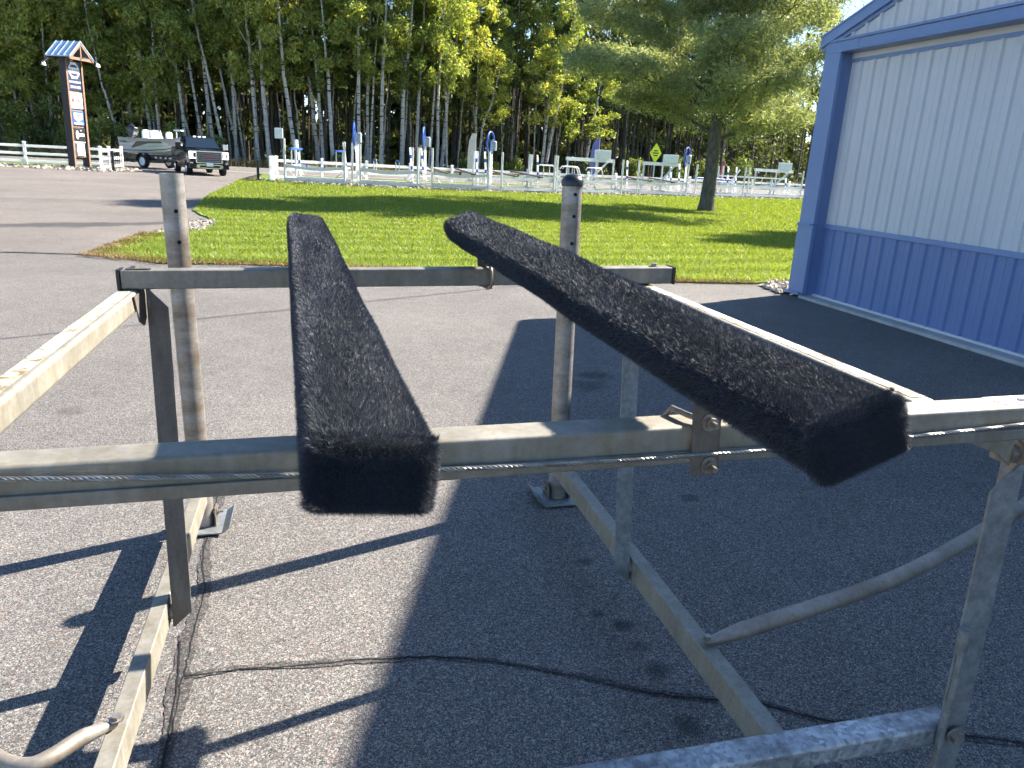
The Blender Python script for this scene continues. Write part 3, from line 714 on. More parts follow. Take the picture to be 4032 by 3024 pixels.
# ------------------------------------------------------------------ the boat lift in the foreground
lift = thing('boat_lift', 'weathered aluminium boat lift with two black carpeted bunks in the foreground', 'boat lift', None, (0,0,0), (0, math.radians(-1.4), 0))
def tube_beam(name, x0, x1, y0, y1, z0, z1, mat, bev=0.007, parent=lift):
    mb = MB(); mb.box(x0, x1, y0, y1, z0, z1); return mb.build(name, mat, parent, bevel=bev, seg=3)
def bolt(parent, c, axis, r=0.011, L=0.03, washer=True, name='bolt'):
    mb = MB(); c = Vector(c); ax = Vector(axis).normalized()
    def ring(rad, n): 
        u = ax.orthogonal().normalized(); w = ax.cross(u); return [(u*math.cos(6.2832*k/n)+w*math.sin(6.2832*k/n))*rad for k in range(n)]
    if washer: mb.rings([[c+p for p in ring(r*1.9,14)], [c+ax*0.003+p for p in ring(r*1.9,14)]])
    mb.rings([[c+ax*0.003+p for p in ring(r*1.25,6)], [c+ax*(0.003+r*0.9)+p for p in ring(r*1.25,6)]])
    if L > r: mb.rings([[c+ax*0.01+p for p in ring(r*.6,10)], [c+ax*L+p for p in ring(r*.6,10)]])
    return mb.build(name, M['bolt'], parent)
# posts
def pipe_post(x, y, top, cap, holes):
    mb = MB(); n = 32; ro, ri = 0.047, 0.042
    prof = [(ro,0.02),(ro,top),(ri,top),(ri,top-0.25)]
    mb.rings([[(x+r*math.cos(6.2832*k/n), y+r*math.sin(6.2832*k/n), z) for k in range(n)] for r, z in prof], caps=False)
    o = mb.build('post', M['post'], lift, smooth=True)
    for hx, hz in holes:
        hb = MB(); a = math.atan2(-y, 0.04-x) + hx
        c = Vector((x+math.cos(a)*ro*0.985, y+math.sin(a)*ro*0.985, hz)); d = Vector((math.cos(a), math.sin(a), 0)); u = Vector((-d.y, d.x, 0))
        hb.rings([[c + d*s + u*0.0085*math.cos(6.2832*k/14) + Vector((0,0,0.0085*math.sin(6.2832*k/14))) for k in range(14)] for s in (-0.006, 0.0012)])
        hb.build('bolt_hole', M['hole'], o)
    if cap:
        cb = MB(); pr = [(ro+.004, top-.012),(ro+.005, top+.012),(ro*.93, top+.026),(ro*.7, top+.037),(ro*.35, top+.042),(0.001, top+.043)]
        cb.rings([[(x+r*math.cos(6.2832*k/n), y+r*math.sin(6.2832*k/n), z) for k in range(n)] for r, z in pr]); cb.build('post_cap', M['blackplastic'], o, smooth=True)
    return o
pipe_post(-0.535, 3.51, 1.605, False, [(0.1,1.456),(0.14,1.33)])
pipe_post(1.195, 3.51, 1.60, True, [(0.35,1.552),(0.32,1.453),(0.25,1.328)])
pipe_post(-0.535, -0.75, 1.605, True, []); pipe_post(1.195, -0.75, 1.60, True, [])
# foot pads
def pad(x, y, s):
    mb = MB(); t = 0.006
    mb.box(x-.09, x+.09, y-.12, y+.12, 0.012, 0.012+t)
    mb.add([(x-.09*s,y-.12,.018),(x-.09*s,y+.12,.018),(x-.125*s,y+.12,.045),(x-.125*s,y-.12,.045),(x-.09*s,y-.12,.012),(x-.09*s,y+.12,.012),(x-.125*s,y+.12,.039),(x-.125*s,y-.12,.039)], ((0,1,2,3),(7,6,5,4),(0,3,7,4),(1,5,6,2),(2,6,7,3)))
    o = mb.build('foot_pad', M['galv'], lift)
    for dx in (-0.056, 0.056):
        b = MB(); b.prism([(x+dx-.003, y-.05, .018),(x+dx-.003, y+.05, .018),(x+dx-.003, y+.05, .07),(x+dx-.003, y+.03, .1),(x+dx-.003, y-.03, .1),(x+dx-.003, y-.05, .07)], (0.006,0,0)); b.build('foot_bracket', M['dirtsteel'], o)
    bolt(o, (x+.06*s*-1, y, .07), (-s,0,0), .009, .028)
for x, y, s in ((-0.535,3.52,-1),(1.195,3.52,1),(-0.535,-0.75,-1),(1.195,-0.75,1)): pad(x, y, s)
# lower side beams
tube_beam('lower_beam', -0.554, -0.504, -0.70, 3.462, 0.145, 0.237, M['alu_tan'], 0.004)
tube_beam('lower_beam', 1.158, 1.212, -0.70, 3.462, 0.158, 0.248, M['alu_tan'], 0.004)
# upper rack
tube_beam('rack_cross_beam', -0.62, 1.95, 1.136, 1.206, 1.216, 1.280, M['alu_tan'], 0.008)
tube_beam('rack_cross_beam_lip', -0.62, 1.95, 1.128, 1.135, 1.2145, 1.237, M['alu'], 0.003)
tube_beam('rack_side_rail', -0.576, -0.512, 1.207, 2.655, 1.218, 1.279, M['alu_tan'], 0.012)
tube_beam('rack_side_rail', 1.161, 1.226, 1.207, 2.655, 1.216, 1.277, M['alu_tan'], 0.012)
for x0, x1, zt, y0, y1 in ((-0.566,-0.530,1.2795,1.25,2.58),(1.180,1.214,1.2775,1.23,2.58)):
    mb = MB(); mb.box(x0, x1, y0, y1, zt-.0005, zt+.0008); mb.build('peeling_sticker', M['peel'], lift)
bB = tube_beam('rack_cross_beam', -0.560, 1.296, 2.592, 2.652, 1.2815, 1.341, M['alu'], 0.005)
for x in (-0.566, 1.302):
    mb = MB(); mb.box(x-.0055, x+.0055, 2.590, 2.654, 1.2795, 1.343); mb.build('end_cap', M['blackplastic'], bB, bevel=.002)
bolt(lift, (-0.52,2.622,1.341), (0,0,1), .010, .006); bolt(lift, (1.235,2.622,1.341), (0,0,1), .010, .006)
mb = MB(); mb.prism([(-0.545,2.60,1.343),(-0.47,2.60,1.343),(-0.49,2.65,1.343),(-0.54,2.65,1.343)], (0,0,.003)); mb.build('washer_plate', M['dirtsteel'], lift)
for x in (-0.509, 1.158):
    mb = MB(); s = 1 if x < 0 else -1
    mb.prism([(x,2.50,1.275),(x,2.66,1.275),(x,2.66,1.19),(x,2.60,1.165),(x,2.54,1.19)], (.004*s,0,0)); mb.build('pivot_plate', M['dirtsteel'], lift)
# swing arms: angle bars with mitred ends
def arm(x, yb, zb, yt, zt, s, mat, wide=0.062, deep=0.05, t=0.006, cut=0.06):
    """bolted leg lies in the plane x; the wide leg faces -y and reaches s*wide inwards"""
    a = Vector((x, yb, zb)); b = Vector((x, yt, zt)); d = (b-a).normalized(); n = Vector((0, -d.z, d.y))
    if n.y > 0: n = -n
    L = (b-a).length; e0, e1 = -0.045, L+0.045
    mb = MB(); sx = Vector((s,0,0))
    leg = [a+d*e0+n*deep*.5, a+d*e1+n*deep*.5, a+d*e1-n*deep*.5, a+d*(e1-.0)-n*deep*.5, a+d*e0-n*deep*.5]
    mb.prism([leg[0], leg[1], leg[2], leg[4]], sx*t)
    f = n*deep*.5
    mb.prism([a+d*(e0+.0)+f+sx*t, a+d*(e0+.05)+f+sx*wide, a+d*(e1-cut)+f+sx*wide, a+d*(e1-cut+.06)+f+sx*t], -n*t)
    o = mb.build('swing_arm', mat, lift)
    bolt(o, a+sx*t, (s,0,0), .012, .014); bolt(o, b+sx*t, (s,0,0), .016, .012)
    w = MB(); u = [Vector((0, math.cos(6.2832*k/16), math.sin(6.2832*k/16)))*.026 for k in range(16)]
    w.rings([[a-sx*.0005+p for p in u],[a-sx*.010+p for p in u]]); w.build('spacer', M['bolt'], o)
    return o
arm(-0.493, 2.505, 0.185, 2.625, 1.235, 1, M['dirtsteel'])
arm(1.147, 2.455, 0.205, 2.535, 1.235, -1, M['galv'])
arm(1.392, 1.155, 0.205, 1.160, 1.172, -1, M['galv'], 0.068, cut=.115)
arm(-0.74, 1.155, 0.205, 1.160, 1.180, 1, M['dirtsteel'])
mb = MB(); mb.prism([(1.393,1.14,1.216),(1.393,1.24,1.216),(1.393,1.22,1.14),(1.393,1.15,1.14)], (.006,0,0)); mb.build('pivot_plate', M['alu_tan'], lift)
mb = MB(); mb.prism([(1.235,1.150,1.216),(1.37,1.150,1.216),(1.37,1.150,1.15),(1.335,1.150,1.178)], (0,.006,0)); mb.build('gusset_plate', M['alu_tan'], lift)
# arm stiffener and lower cross tube
o = tube_beam('cross_tube', -0.67, 1.386, 1.139, 1.206, 0.480, 0.537, M['spangle'], 0.014)
bolt(lift, (1.36,1.123,0.52), (0,-1,0), .012, .006, True)
mb = MB(); mb.tube([(1.318,1.118,.80),(1.316,1.112,.68),(1.318,1.118,.56),(1.318,1.118,.40),(1.318,1.118,.22)], .007, 8); mb.tube([(1.318,1.118,.74),(1.318,1.118,.80)], .012, 10); mb.build('latch_rod', M['galv'], lift, smooth=True)
# bent brace pipes
def brace(pts, r=0.028):
    P = [Vector(p) for p in pts]; C = []
    for i in range(len(P)-1):
        p0, p1, p2, p3 = P[max(i-1,0)], P[i], P[i+1], P[min(i+2,len(P)-1)]
        for k in range(8):
            t = k/8; C.append(0.5*((2*p1)+(p2-p0)*t+(2*p0-5*p1+4*p2-p3)*t*t+(3*p1-p0-3*p2+p3)*t**3))
    C.append(P[-1]); rr = [r*min(1, .35+.65*i/7) for i in range(len(C))]
    mb = MB(); mb.tube(C, rr, 16); o = mb.build('brace_pipe', M['pipetan'], lift, smooth=True)
    bolt(o, P[0]+Vector((0,0,.012)), (0,0,1), .010, .008)
brace([(1.185,1.885,.258),(1.36,1.91,.272),(1.80,1.99,.295),(2.08,2.06,.31),(2.40,2.17,.33),(2.85,2.34,.36),(3.2,2.5,.38)])
brace([(-0.528,1.885,.247),(-0.60,1.84,.252),(-0.655,1.785,.252),(-0.70,1.765,.25),(-0.76,1.79,.25),(-0.85,1.87,.25),(-1.3,2.3,.26)], 0.021)
# wire rope along the front beam
def rope_z(x): return 1.232 + 0.034 * ((x-0.62)/1.0)**2 * (1 if x < 0.62 else 0.95)
mb = MB(); xs = np.arange(-0.62, 1.96, 0.004)
for k in range(5):
    pts = []
    for x in xs:
        a = 2*math.pi*(x/0.034) + k*2*math.pi/4
        rr = 0 if k == 4 else 0.0028
        pts.append((x, 1.1215+rr*math.cos(a), rope_z(x)+rr*math.sin(a)))
    mb.tube(pts, 0.0018 if k < 4 else 0.0021, 6, True, 0 if k < 4 else 1)  # core coloured black to paint in the shade between the strands
mb.build('wire_rope', [M['cable'], M['black']], lift, smooth=True)
# maker's sticker on the beam top
mb = MB(); mb.add([(1.335,1.150,1.2812),(1.62,1.150,1.2812),(1.62,1.200,1.2812),(1.318,1.200,1.2812)], ((0,1,2,3),)); st = mb.build('sticker', M['white'], lift)
mb = MB(); mb.add([(1.375,1.168,1.2822),(1.392,1.160,1.2822),(1.405,1.172,1.2822),(1.388,1.184,1.2822)], ((0,1,2,3),))
for i in range(6): mb.box(1.415+i*.03, 1.435+i*.03, 1.163+.003*(i%2), 1.167+.003*(i%2), 1.2815, 1.2822); mb.box(1.42+i*.03, 1.438+i*.03, 1.184, 1.187, 1.2815, 1.2822)
mb.build('sticker_print', M['navy'], st)

# bunks with black marine carpet
def bunk(loc, yaw, pitch, roll, w, h, L, tilt_seed, pile=1.0):
    e = Matrix.Translation(loc) @ Matrix.Rotation(yaw,4,'Z') @ Matrix.Rotation(pitch,4,'X') @ Matrix.Rotation(roll,4,'Y')
    w -= 0.006; h -= 0.006; c = 0.025; nr = np.random.default_rng(int(tilt_seed*10))
    prof = []
    for (sx, sz, a0) in ((1,1,0),(-1,1,90),(-1,-1,180),(1,-1,270)):
        for k in range(4):
            a = math.radians(a0+30*k); prof.append((sx*(w/2-c)+c*math.cos(a), sz*(h/2-c)+c*math.sin(a)))
    n = 60; ringsv = []
    def wav(y): return 0.003*math.sin(y*4.1+tilt_seed)+0.002*math.sin(y*11.3+1)
    for y, s in [(0,.72),(.002,.83),(.006,.905),(.012,.96),(.024,1)] + [(L*i/n, 1.0) for i in range(1, n)] + [(L-.011,.96),(L,.8)]:
        ringsv.append([e @ Vector((px*s, y, pz*s+wav(y))) for px, pz in prof])
    mb = MB(); mb.rings(ringsv); o = mb.build('bunk', M['carpet'], lift, smooth=True)
    N = 320000
    y = L*nr.random(N)**1.45; per = 2*(w+h); u = nr.random(N)*per
    x = np.empty(N); z = np.empty(N); nx = np.zeros(N); nz = np.zeros(N)
    m = u < w; x[m] = u[m]-w/2; z[m] = h/2; nz[m] = 1
    m = (u >= w) & (u < w+h); x[m] = w/2; z[m] = u[m]-w-h/2; nx[m] = 1
    m = (u >= w+h) & (u < 2*w+h); x[m] = u[m]-w-h-w/2; z[m] = -h/2; nz[m] = -1
    m = u >= 2*w+h; x[m] = -w/2; z[m] = u[m]-2*w-h-h/2; nx[m] = -1
    ny = np.zeros(N); ne = 46000                                       # front end face
    x[:ne] = nr.uniform(-w/2, w/2, ne); z[:ne] = nr.uniform(-h/2, h/2, ne); y[:ne] = 0; nx[:ne] = 0; nz[:ne] = 0; ny[:ne] = -1
    # pull corner fibres onto the rounded edge
    ex = np.maximum(np.abs(x)-(w/2-c), 0); ez = np.maximum(np.abs(z)-(h/2-c), 0); ll = np.hypot(ex, ez); k = (ex > 1e-6) & (ez > 1e-6) & (ny == 0)
    x[k] = np.sign(x[k])*((w/2-c)+ex[k]/ll[k]*c); z[k] = np.sign(z[k])*((h/2-c)+ez[k]/ll[k]*c)
    nx[k] = np.sign(x[k])*ex[k]/ll[k]; nz[k] = np.sign(z[k])*ez[k]/ll[k]
    z = z + 0.003*np.sin(y*4.1+tilt_seed)+0.002*np.sin(y*11.3+1)
    f = (ny < 0); rr2 = np.minimum(1, np.maximum(np.abs(x)/(w/2), np.abs(z)/(h/2)))          # domed end
    tt = np.clip((rr2-.72)/.28, 0, 1); y[f] = (.024*(1-np.sqrt(np.maximum(0, 1-tt**2))))[f]
    nx[f] = (np.where(np.abs(x)/(w/2) >= np.abs(z)/(h/2), np.sign(x), 0)*tt)[f]; nz[f] = (np.where(np.abs(z)/(h/2) > np.abs(x)/(w/2), np.sign(z), 0)*tt)[f]; ny[f] = -np.sqrt(np.maximum(.05, 1-tt[f]**2))
    k2 = (~f) & (y < .024); q2 = 1-np.clip(y/.024, 0, 1); sc2 = .72+.28*np.sqrt(np.maximum(0, 1-q2**2)); x[k2] *= sc2[k2]; z[k2] *= sc2[k2]; ny[k2] = -q2[k2]*1.5
    nl = np.sqrt(nx**2+ny**2+nz**2); nx /= nl; ny /= nl; nz /= nl
    P = np.column_stack([x, y, z]); Nn = np.column_stack([nx, ny, nz])
    comb = np.column_stack([np.sin(y*9+x*40+tilt_seed)*.5, np.cos(y*6-x*55)*.5, np.zeros(N)])
    d = Nn + comb*0.35 + nr.normal(0, .42, (N, 3)); d /= np.linalg.norm(d, axis=1, keepdims=True)
    keep = (d*Nn).sum(1) < 0.15; d[keep] = d[keep] + Nn[keep]*0.6
    ln = nr.uniform(.005, .0095, N)[:, None] * pile
    side = np.cross(d, nr.normal(size=(N,3))); side /= np.linalg.norm(side, axis=1, keepdims=True)
    dist = 0.7 + y
    A = side * (0.00055*dist*nr.uniform(.7,1.3,N))[:, None]; B = d*ln*(0.9+.1*dist)[:, None] + A*.5
    R3 = np.array(e.to_3x3()); T = np.array(e.translation)
    p = cloud('carpet_pile', (P - Nn*.001) @ R3.T + T, A @ R3.T, B @ R3.T, M['fibre'], o)
    p['kind'] = 'stuff'
    return o
bunk((0.0850,0.7146,1.4025), 0.0358, 0.0088, 0.1179, 0.1380, 0.0830, 2.5844, 1.0)
bunk((0.6690,0.7346,1.3985), 0.0362, 0.0224, -0.3633, 0.1380, 0.0800, 2.2841, 2.6, 1.2)
# bunk brackets
def bracket(xl, xr, y, z0, z1, mat, dx=0.0, t=0.005):
    mb = MB(); mb.prism([(xl+dx,y,z0),(xr+dx,y,z0),(xr,y,z1),(xl,y,z1)], (0,t,0)); o = mb.build('bunk_bracket', mat, lift); return o
b1 = bracket(0.645, 0.697, 1.124, 1.193, 1.372, M['dirtsteel'], 0.009)
bolt(b1, (0.679,1.124,1.291), (0,-1,0), .0085, .026); bolt(b1, (0.686,1.124,1.211), (0,-1,0), .0085, .026)
mb = MB(); mb.tube([(0.675,1.13,1.291),(0.655,1.16,1.293),(0.645,1.20,1.293),(0.645,1.225,1.27),(0.65,1.225,1.24),(0.68,1.2,1.205),(0.686,1.13,1.2045)], .0055, 8); mb.build('u_bolt', M['bolt'], b1, smooth=True)
b2 = bracket(0.578, 0.628, 2.657, 1.268, 1.415, M['dirtsteel'], 0.008)
mb = MB(); mb.tube([(0.612,2.66,1.352),(0.612,2.60,1.352),(0.614,2.582,1.335),(0.616,2.580,1.30),(0.613,2.584,1.276),(0.606,2.60,1.271),(0.60,2.66,1.271)], .0055, 8); mb.build('u_bolt', M['bolt'], b2, smooth=True)
bracket(0.05, 0.10, 1.209, 1.20, 1.375, M['dirtsteel']); bracket(0.0, 0.05, 2.657, 1.27, 1.385, M['dirtsteel'])

# ------------------------------------------------------------------ display boat lifts along the fence
GL = 'display boat lifts in a row along the white fence'
def display_lift(x0, y0, x1, y1, label, depth=2.3, top=2.06, rack=.86, sag=.12, box=None, wheel=None, style='pads', beam=False, white=True):
    o = thing('display_lift', label, 'boat lift', GL, (x0, y0, 0))
    dx, dy = x1-x0, y1-y0; L = math.hypot(dx, dy); u = Vector((dx/L, dy/L, 0)); v = Vector((-u.y, u.x, 0))
    pt = lambda a, b, z: Vector(u*a + v*b) + Vector((0,0,z))
    al = M['lift_alu']
    for a, b in ((0,0),(L,0),(0,depth),(L,depth)):
        mb = MB(); mb.tube([pt(a,b,0.0), pt(a,b,top)], .055, 12); p = mb.build('post', al, o, smooth=True)
        mb = MB(); c = pt(a,b,0); mb.box(c.x-.13, c.x+.13, c.y-.13, c.y+.13, .0, .02); mb.build('foot_pad', al, p)
    def bar(name, A, B, w, h, mat=al):
        mb = MB(); mb.bar(A, B, w, h); return mb.build(name, mat, o)
    for b in (0, depth):
        bar('lower_beam', pt(.06,b,.22), pt(L-.06,b,.22), .07, .13)
        mb = MB(); P = [pt(.06+(L-.12)*k/8, b+.001, rack-sag*math.sin(math.pi*k/8)) for k in range(9)]
        mb.rings([[q+Vector((0,0,-.07))-v*.035, q+Vector((0,0,-.07))+v*.035, q+Vector((0,0,.07))+v*.035, q+Vector((0,0,.07))-v*.035] for q in P]); mb.build('rack_beam', al, o)
        for a, s in ((.08,1),(L-.08,-1)):
            mb = MB(); mb.tube([pt(a,b,rack-.12), pt(a+s*.38,b,.36)], .018, 6); mb.build('brace', al, o)
    for a in (0, L): bar('side_beam', pt(a,.06,.22), pt(a,depth-.06,.22), .08, .10)
    for a in (.1, L-.1): bar('rack_side', pt(a,.04,rack-.02), pt(a,depth-.04,rack-.02), .06, .09)
    if style == 'pads':
        for a, c in ((.28, M['bluepad']), (L-.45, M['bluepad'])):
            for b in (.25, depth-.3):
                mb = MB(); mb.tube([pt(a,b,rack), pt(a,b,rack+.76)], .03, 8); mb.build('pad_support', al, o)
            mb = MB(); mb.bar(pt(a,.0,rack+.80), pt(a+.05,depth-.1,rack+.80), .14, .09); mb.build('bunk_pad', c, o, bevel=.02)
        for a in (L*.36, L*.66):
            mb = MB(); mb.bar(pt(a,.1,rack+.12), pt(a,.12,rack-.18), .07, .03); mb.build('keel_stop', M['bluepad'], o)
    if style == 'trays':
        for a in (L*.28, L*.68):
            for b in (.2, depth-.4):
                mb = MB(); mb.tube([pt(a,b,rack-.1), pt(a,b,rack+.42)], .03, 8); mb.build('pad_support', al, o)
            mb = MB(); mb.bar(pt(a-.12,-.1,rack+.46), pt(a+.12,depth,rack+.46), .16, .10); mb.build('bunk', M['dirtsteel'], o, bevel=.02)
            mb = MB(); mb.bar(pt(a-.125,-.13,rack+.46), pt(a-.12,-.1,rack+.46), .17, .11); mb.build('end_cap', M['bluepad'], o)
    if style == 'low':
        for a in (L*.24, L*.72):
            mb = MB(); mb.bar(pt(a,-.2,rack+.02), pt(a-.05,depth+.3,rack+.22), .17, .07); mb.build('bunk', M['dirtsteel'], o, bevel=.015)
            for b in (.15, depth-.3):
                mb = MB(); mb.bar(pt(a,b,rack-.12), pt(a,b,rack+.06), .10, .10); mb.build('bunk_bracket', M['black'], o)
    if style == 'bent':
        for b in (.1, depth-.2):
            for a in (L*.10, L*.48):
                mb = MB(); mb.tube([pt(a-.22,b,rack+.50), pt(a-.10,b,rack+.64), pt(a+.9,b,rack+.64), pt(a+1.02,b,rack+.56), pt(a+1.32,b,rack-.08)], .035, 8); mb.build('guide_rail', al, o, smooth=True)
                for q in (.25,.7):
                    mb = MB(); mb.tube([pt(a+q,b,rack-.05), pt(a+q,b,rack+.62)], .025, 6); mb.build('rail_support', al, o)
    if style == 'rail':
        bar('long_bunk', pt(-.9,.3,rack+.55), pt(L*.72,.3,rack+.55), .10, .09); bar('long_bunk', pt(-.9,depth-.4,rack+.55), pt(L*.72,depth-.4,rack+.55), .10, .09)
        for a in (L*.12,L*.3,L*.48):
            mb = MB(); mb.tube([pt(a,.3,rack-.05), pt(a,.3,rack+.52)], .03, 6); mb.build('bunk_support', al, o)
    if style == 'bluebunk':
        mb = MB(); mb.bar(pt(.1,.2,rack+.34), pt(L*.85,.6,rack+.30), .18, .13); mb.build('bunk', M['bluepad'], o, bevel=.03)
        mb = MB(); mb.tube([pt(L*.7,.2,rack-.1), pt(L*.93,.2,rack+1.0)], .045, 8); mb.build('guide_pole', M['whitepvc'], o)
    if white:
        for a, b, la in ((L-.26, depth*.55, .16), (-.16 if wheel else .3, depth*.6, .16)):
            mb = MB(); mb.tube([pt(a+la,b,.35), pt(a,b,top-.02)], .05, 10); g = mb.build('guide_pole', M['whitepvc'], o, smooth=True)
            for z in (.95, 1.5):
                k = (z-.35)/(top-.37); mb = MB(); mb.tube([pt(a+la*(1-k),b,z), pt(a+la*(1-k-.1),b,z+.17)], .053, 10); mb.build('blue_band', M['bluepad'], g, smooth=True)
    if box == 'post':
        mb = MB(); c = pt(-.2,-.05,0); mb.box(c.x-.22, c.x+.16, c.y-.18, c.y+.18, top-.02, top+.46); mb.build('motor_box', M['whitebox'], o, bevel=.02)
    if box == 'side':
        c = pt(L*.86, depth*.4, 0); mb = MB(); mb.box(c.x-.55, c.x+.35, c.y-.2, c.y+.2, top-.02, top+.48); mb.build('motor_box', M['whitebox'], o, bevel=.02)
    if beam:
        bar('top_beam', pt(L*.28,depth*.4,top-.12), pt(L,depth*.4,top-.12), .12, .2, M['lift_alu'])
        bar('top_post', pt(L*.3,depth*.4,rack), pt(L*.3,depth*.4,top-.1), .09, .09); bar('top_strut', pt(L*.66,depth*.4,rack), pt(L*.92,depth*.4,top-.2), .09, .09)
    if wheel:
        c = pt(-.12, depth*.35, top+.18); mb = MB(); mb.tube([(c.x+.02, c.y, .5), (c.x-.02, c.y, top+.1)], .06, 10); mb.build('winch_post', M['whitepvc'], o, smooth=True)
        mb = MB(); mb.rings([[(c.x+.08+r*math.cos(6.2832*k/14), c.y+r*math.sin(6.2832*k/14), z) for k in range(14)] for r, z in ((.17,top+.06),(.17,top+.5),(.13,top+.54))]); mb.build('winch_motor', M['greybox'], o, smooth=True)
        ang = wheel; d = Vector((math.sin(ang), math.cos(ang), 0)); mb = MB(); n = 28
        ring = [Vector((c.x-.14, c.y-.25, top+.42)) + d*.56*math.cos(6.2832*k/n) + Vector((0,0,.56*math.sin(6.2832*k/n))) for k in range(n)]
        mb.tube(ring+[ring[0]], .045, 8, cap=False); w = mb.build('hand_wheel', M['bluepad'], o, smooth=True)
        for k in range(3):
            a = k*2.094+.4; mb = MB(); p0 = Vector((c.x-.14, c.y-.25, top+.42)); mb.tube([p0, p0+d*.55*math.cos(a)+Vector((0,0,.55*math.sin(a)))], .02, 6); mb.build('spoke', M['bluepad'], w)
        mb = MB(); p0 = Vector((c.x-.16, c.y-.3, top-.2)); mb.tube([p0, p0+Vector((0,0,.12))], .05, 8); mb.build('tag', M['yellow'], o)
    return o
display_lift(-1.45,40.75,1.40,40.15, 'display lift nearest the driveway, white motor box and blue bunk pads', box='post', style='pads', top=2.12)
display_lift(2.15,40.1,5.0,40.1, 'second display lift from the driveway with tilted grey bunks and edge-on blue wheel', style='trays', wheel=.12)
display_lift(5.72,40.1,8.75,40.6, 'third display lift from the driveway with low dark bunks and narrow blue wheel', style='low', wheel=.22)
display_lift(9.45,40.6,12.75,42.0, 'fourth display lift from the driveway with low bunks and open blue wheel', style='low', wheel=.55)
display_lift(12.95,42.2,17.6,44.2, 'display lift with bent aluminium guide rails behind the black-capped pipe', style='bent', box='side', beam=True, white=False)
display_lift(18.9,44.9,22.9,46.4, 'display lift below the yellow diamond sign with white motor box', style='low', box='side', beam=True)
display_lift(23.7,46.8,28.2,48.6, 'display lift with royal blue bunk behind the big pine trunk', style='bluebunk', wheel=.8)
display_lift(28.7,48.9,34.4,51.2, 'rightmost display lift with long raised bunk next to the shed', style='rail', box='side', beam=True)

# yellow diamond sign and feather flags
o = thing('diamond_sign', 'yellow diamond warning sign on a thin post by the road', 'road sign', None, (24.8, 56.0, 0))
mb = MB(); mb.box(-.04,.04,-.04,.04,0,2.25); mb.build('post', M['lift_alu'], o)
mb = MB(); mb.prism([(0,-.06,2.02),(.48,-.06,2.75),(0,-.06,3.48),(-.48,-.06,2.75)], (.03*0,.03,0)); bd = mb.build('sign_board', M['yellow'], o)
for z, w in ((2.92,.17),(2.75,.24),(2.58,.17)):
    mb = MB(); mb.box(-w,w,-.064,-.06,z-.04,z+.04); mb.build('lettering_bar', M['black'], bd)
def flag(x, y, z0, z1, w, mat, label, name='feather_flag'):
    o = thing(name, label, 'flag', None, (x, y, 0)); mb = MB()
    mb.tube([(0,0,0),(0,0,z1*.8),(-.0,0,z1)], .02, 6); mb.build('pole', M['lift_alu'], o)
    H = z1-z0; P = [(0,0,z0),(-w*.9,0,z0)] + [(-w,0,z0+H*.3),(-w,0,z0+H*.62),(-w*.85,0,z0+H*.85),(-w*.45,0,z1),(0,0,z1-.02)]
    mb = MB(); n = len(P); mb.prism(P, (0,.02,0)); mb.build('cloth', mat, o)
flag(9.95, 50.5, .2, 3.2, .48, M['pinkflag'], 'pale pink feather flag behind the third display lift')
flag(19.95, 55, .3, 3.5, .62, M['purple'], 'purple feather flag behind the bent-rail lift')
flag(30.1, 55, .5, 2.45, .3, M['redflag'], 'small red flag right of the pine trunk')

# ------------------------------------------------------------------ pickup truck (local: forward = -y, x to its left seen from the front)
def wheel(parent, x, y, r, w, mat_rim):
    mb = MB(); n = 28
    prof = [(r*.62,-w/2),(r*.93,-w/2),(r,-w/2+.04),(r,w/2-.04),(r*.93,w/2),(r*.62,w/2)]
    mb.rings([[(x+dx, y+rr*math.cos(6.2832*k/n), r+rr*math.sin(6.2832*k/n)) for k in range(n)] for rr, dx in prof], caps=False)
    o = mb.build('wheel', M['tyre'], parent, smooth=True)
    for s in (-1, 1):
        mb = MB(); mb.rings([[(x+s*dx, y+rr*math.cos(6.2832*k/n), r+rr*math.sin(6.2832*k/n)) for k in range(n)] for rr, dx in ((r*.63,w/2-.01),(r*.52,w/2-.05),(r*.2,w/2-.03),(.01,w/2-.02))], caps=False); mb.build('rim', mat_rim, o, smooth=True)
    return o
truck = thing('pickup_truck', 'black pickup truck towing a boat, headlights on, in the driveway entrance', 'pickup truck', None, (-5.47, 45.2, 0.01), (0, 0, math.radians(17)))
W = 1.0
def section(y, prof): return [(x, y, z) for x, z in prof] + [(-x, y, z) for x, z in prof[::-1]]
mb = MB()
body = [(-.02,[(.86,.62),(.93,.80),(.95,1.06),(.88,1.20)]),(.30,[(.98,.55),(1.02,.80),(1.02,1.14),(.90,1.27)]),(1.5,[(.98,.55),(1.02,.8),(1.02,1.22),(.90,1.34)]),(1.75,[(1.0,.5),(1.03,.8),(1.03,1.24),(.93,1.38)]),(3.9,[(1.0,.5),(1.03,.8),(1.03,1.26),(.95,1.38)]),(4.0,[(1.0,.55),(1.03,.8),(1.03,1.30),(1.0,1.42)]),(6.05,[(.98,.6),(1.02,.8),(1.02,1.32),(.99,1.42)])]
mb.rings([section(y, p) for y, p in body]); bd = mb.build('body', M['carblack'], truck, bevel=.07, seg=3)
mb = MB(); mb.rings([[(s*.32, y, 1.30+dz) for s in (1,)]+[(.45,y,1.31+dz-.02),(-.45,y,1.31+dz-.02),(-.32,y,1.30+dz)] for y, dz in ((.15,-.02),(.5,.06),(1.45,.09))]); mb.build('hood_scoop', M['carblack'], bd)
mb = MB(); cab = [(1.62,[(.93,1.36),(.92,1.38)]),(2.35,[(.97,1.36),(.75,1.95)]),(2.6,[(.97,1.36),(.76,2.0)]),(3.7,[(.97,1.36),(.76,1.98)]),(3.95,[(.97,1.36),(.80,1.75)])]
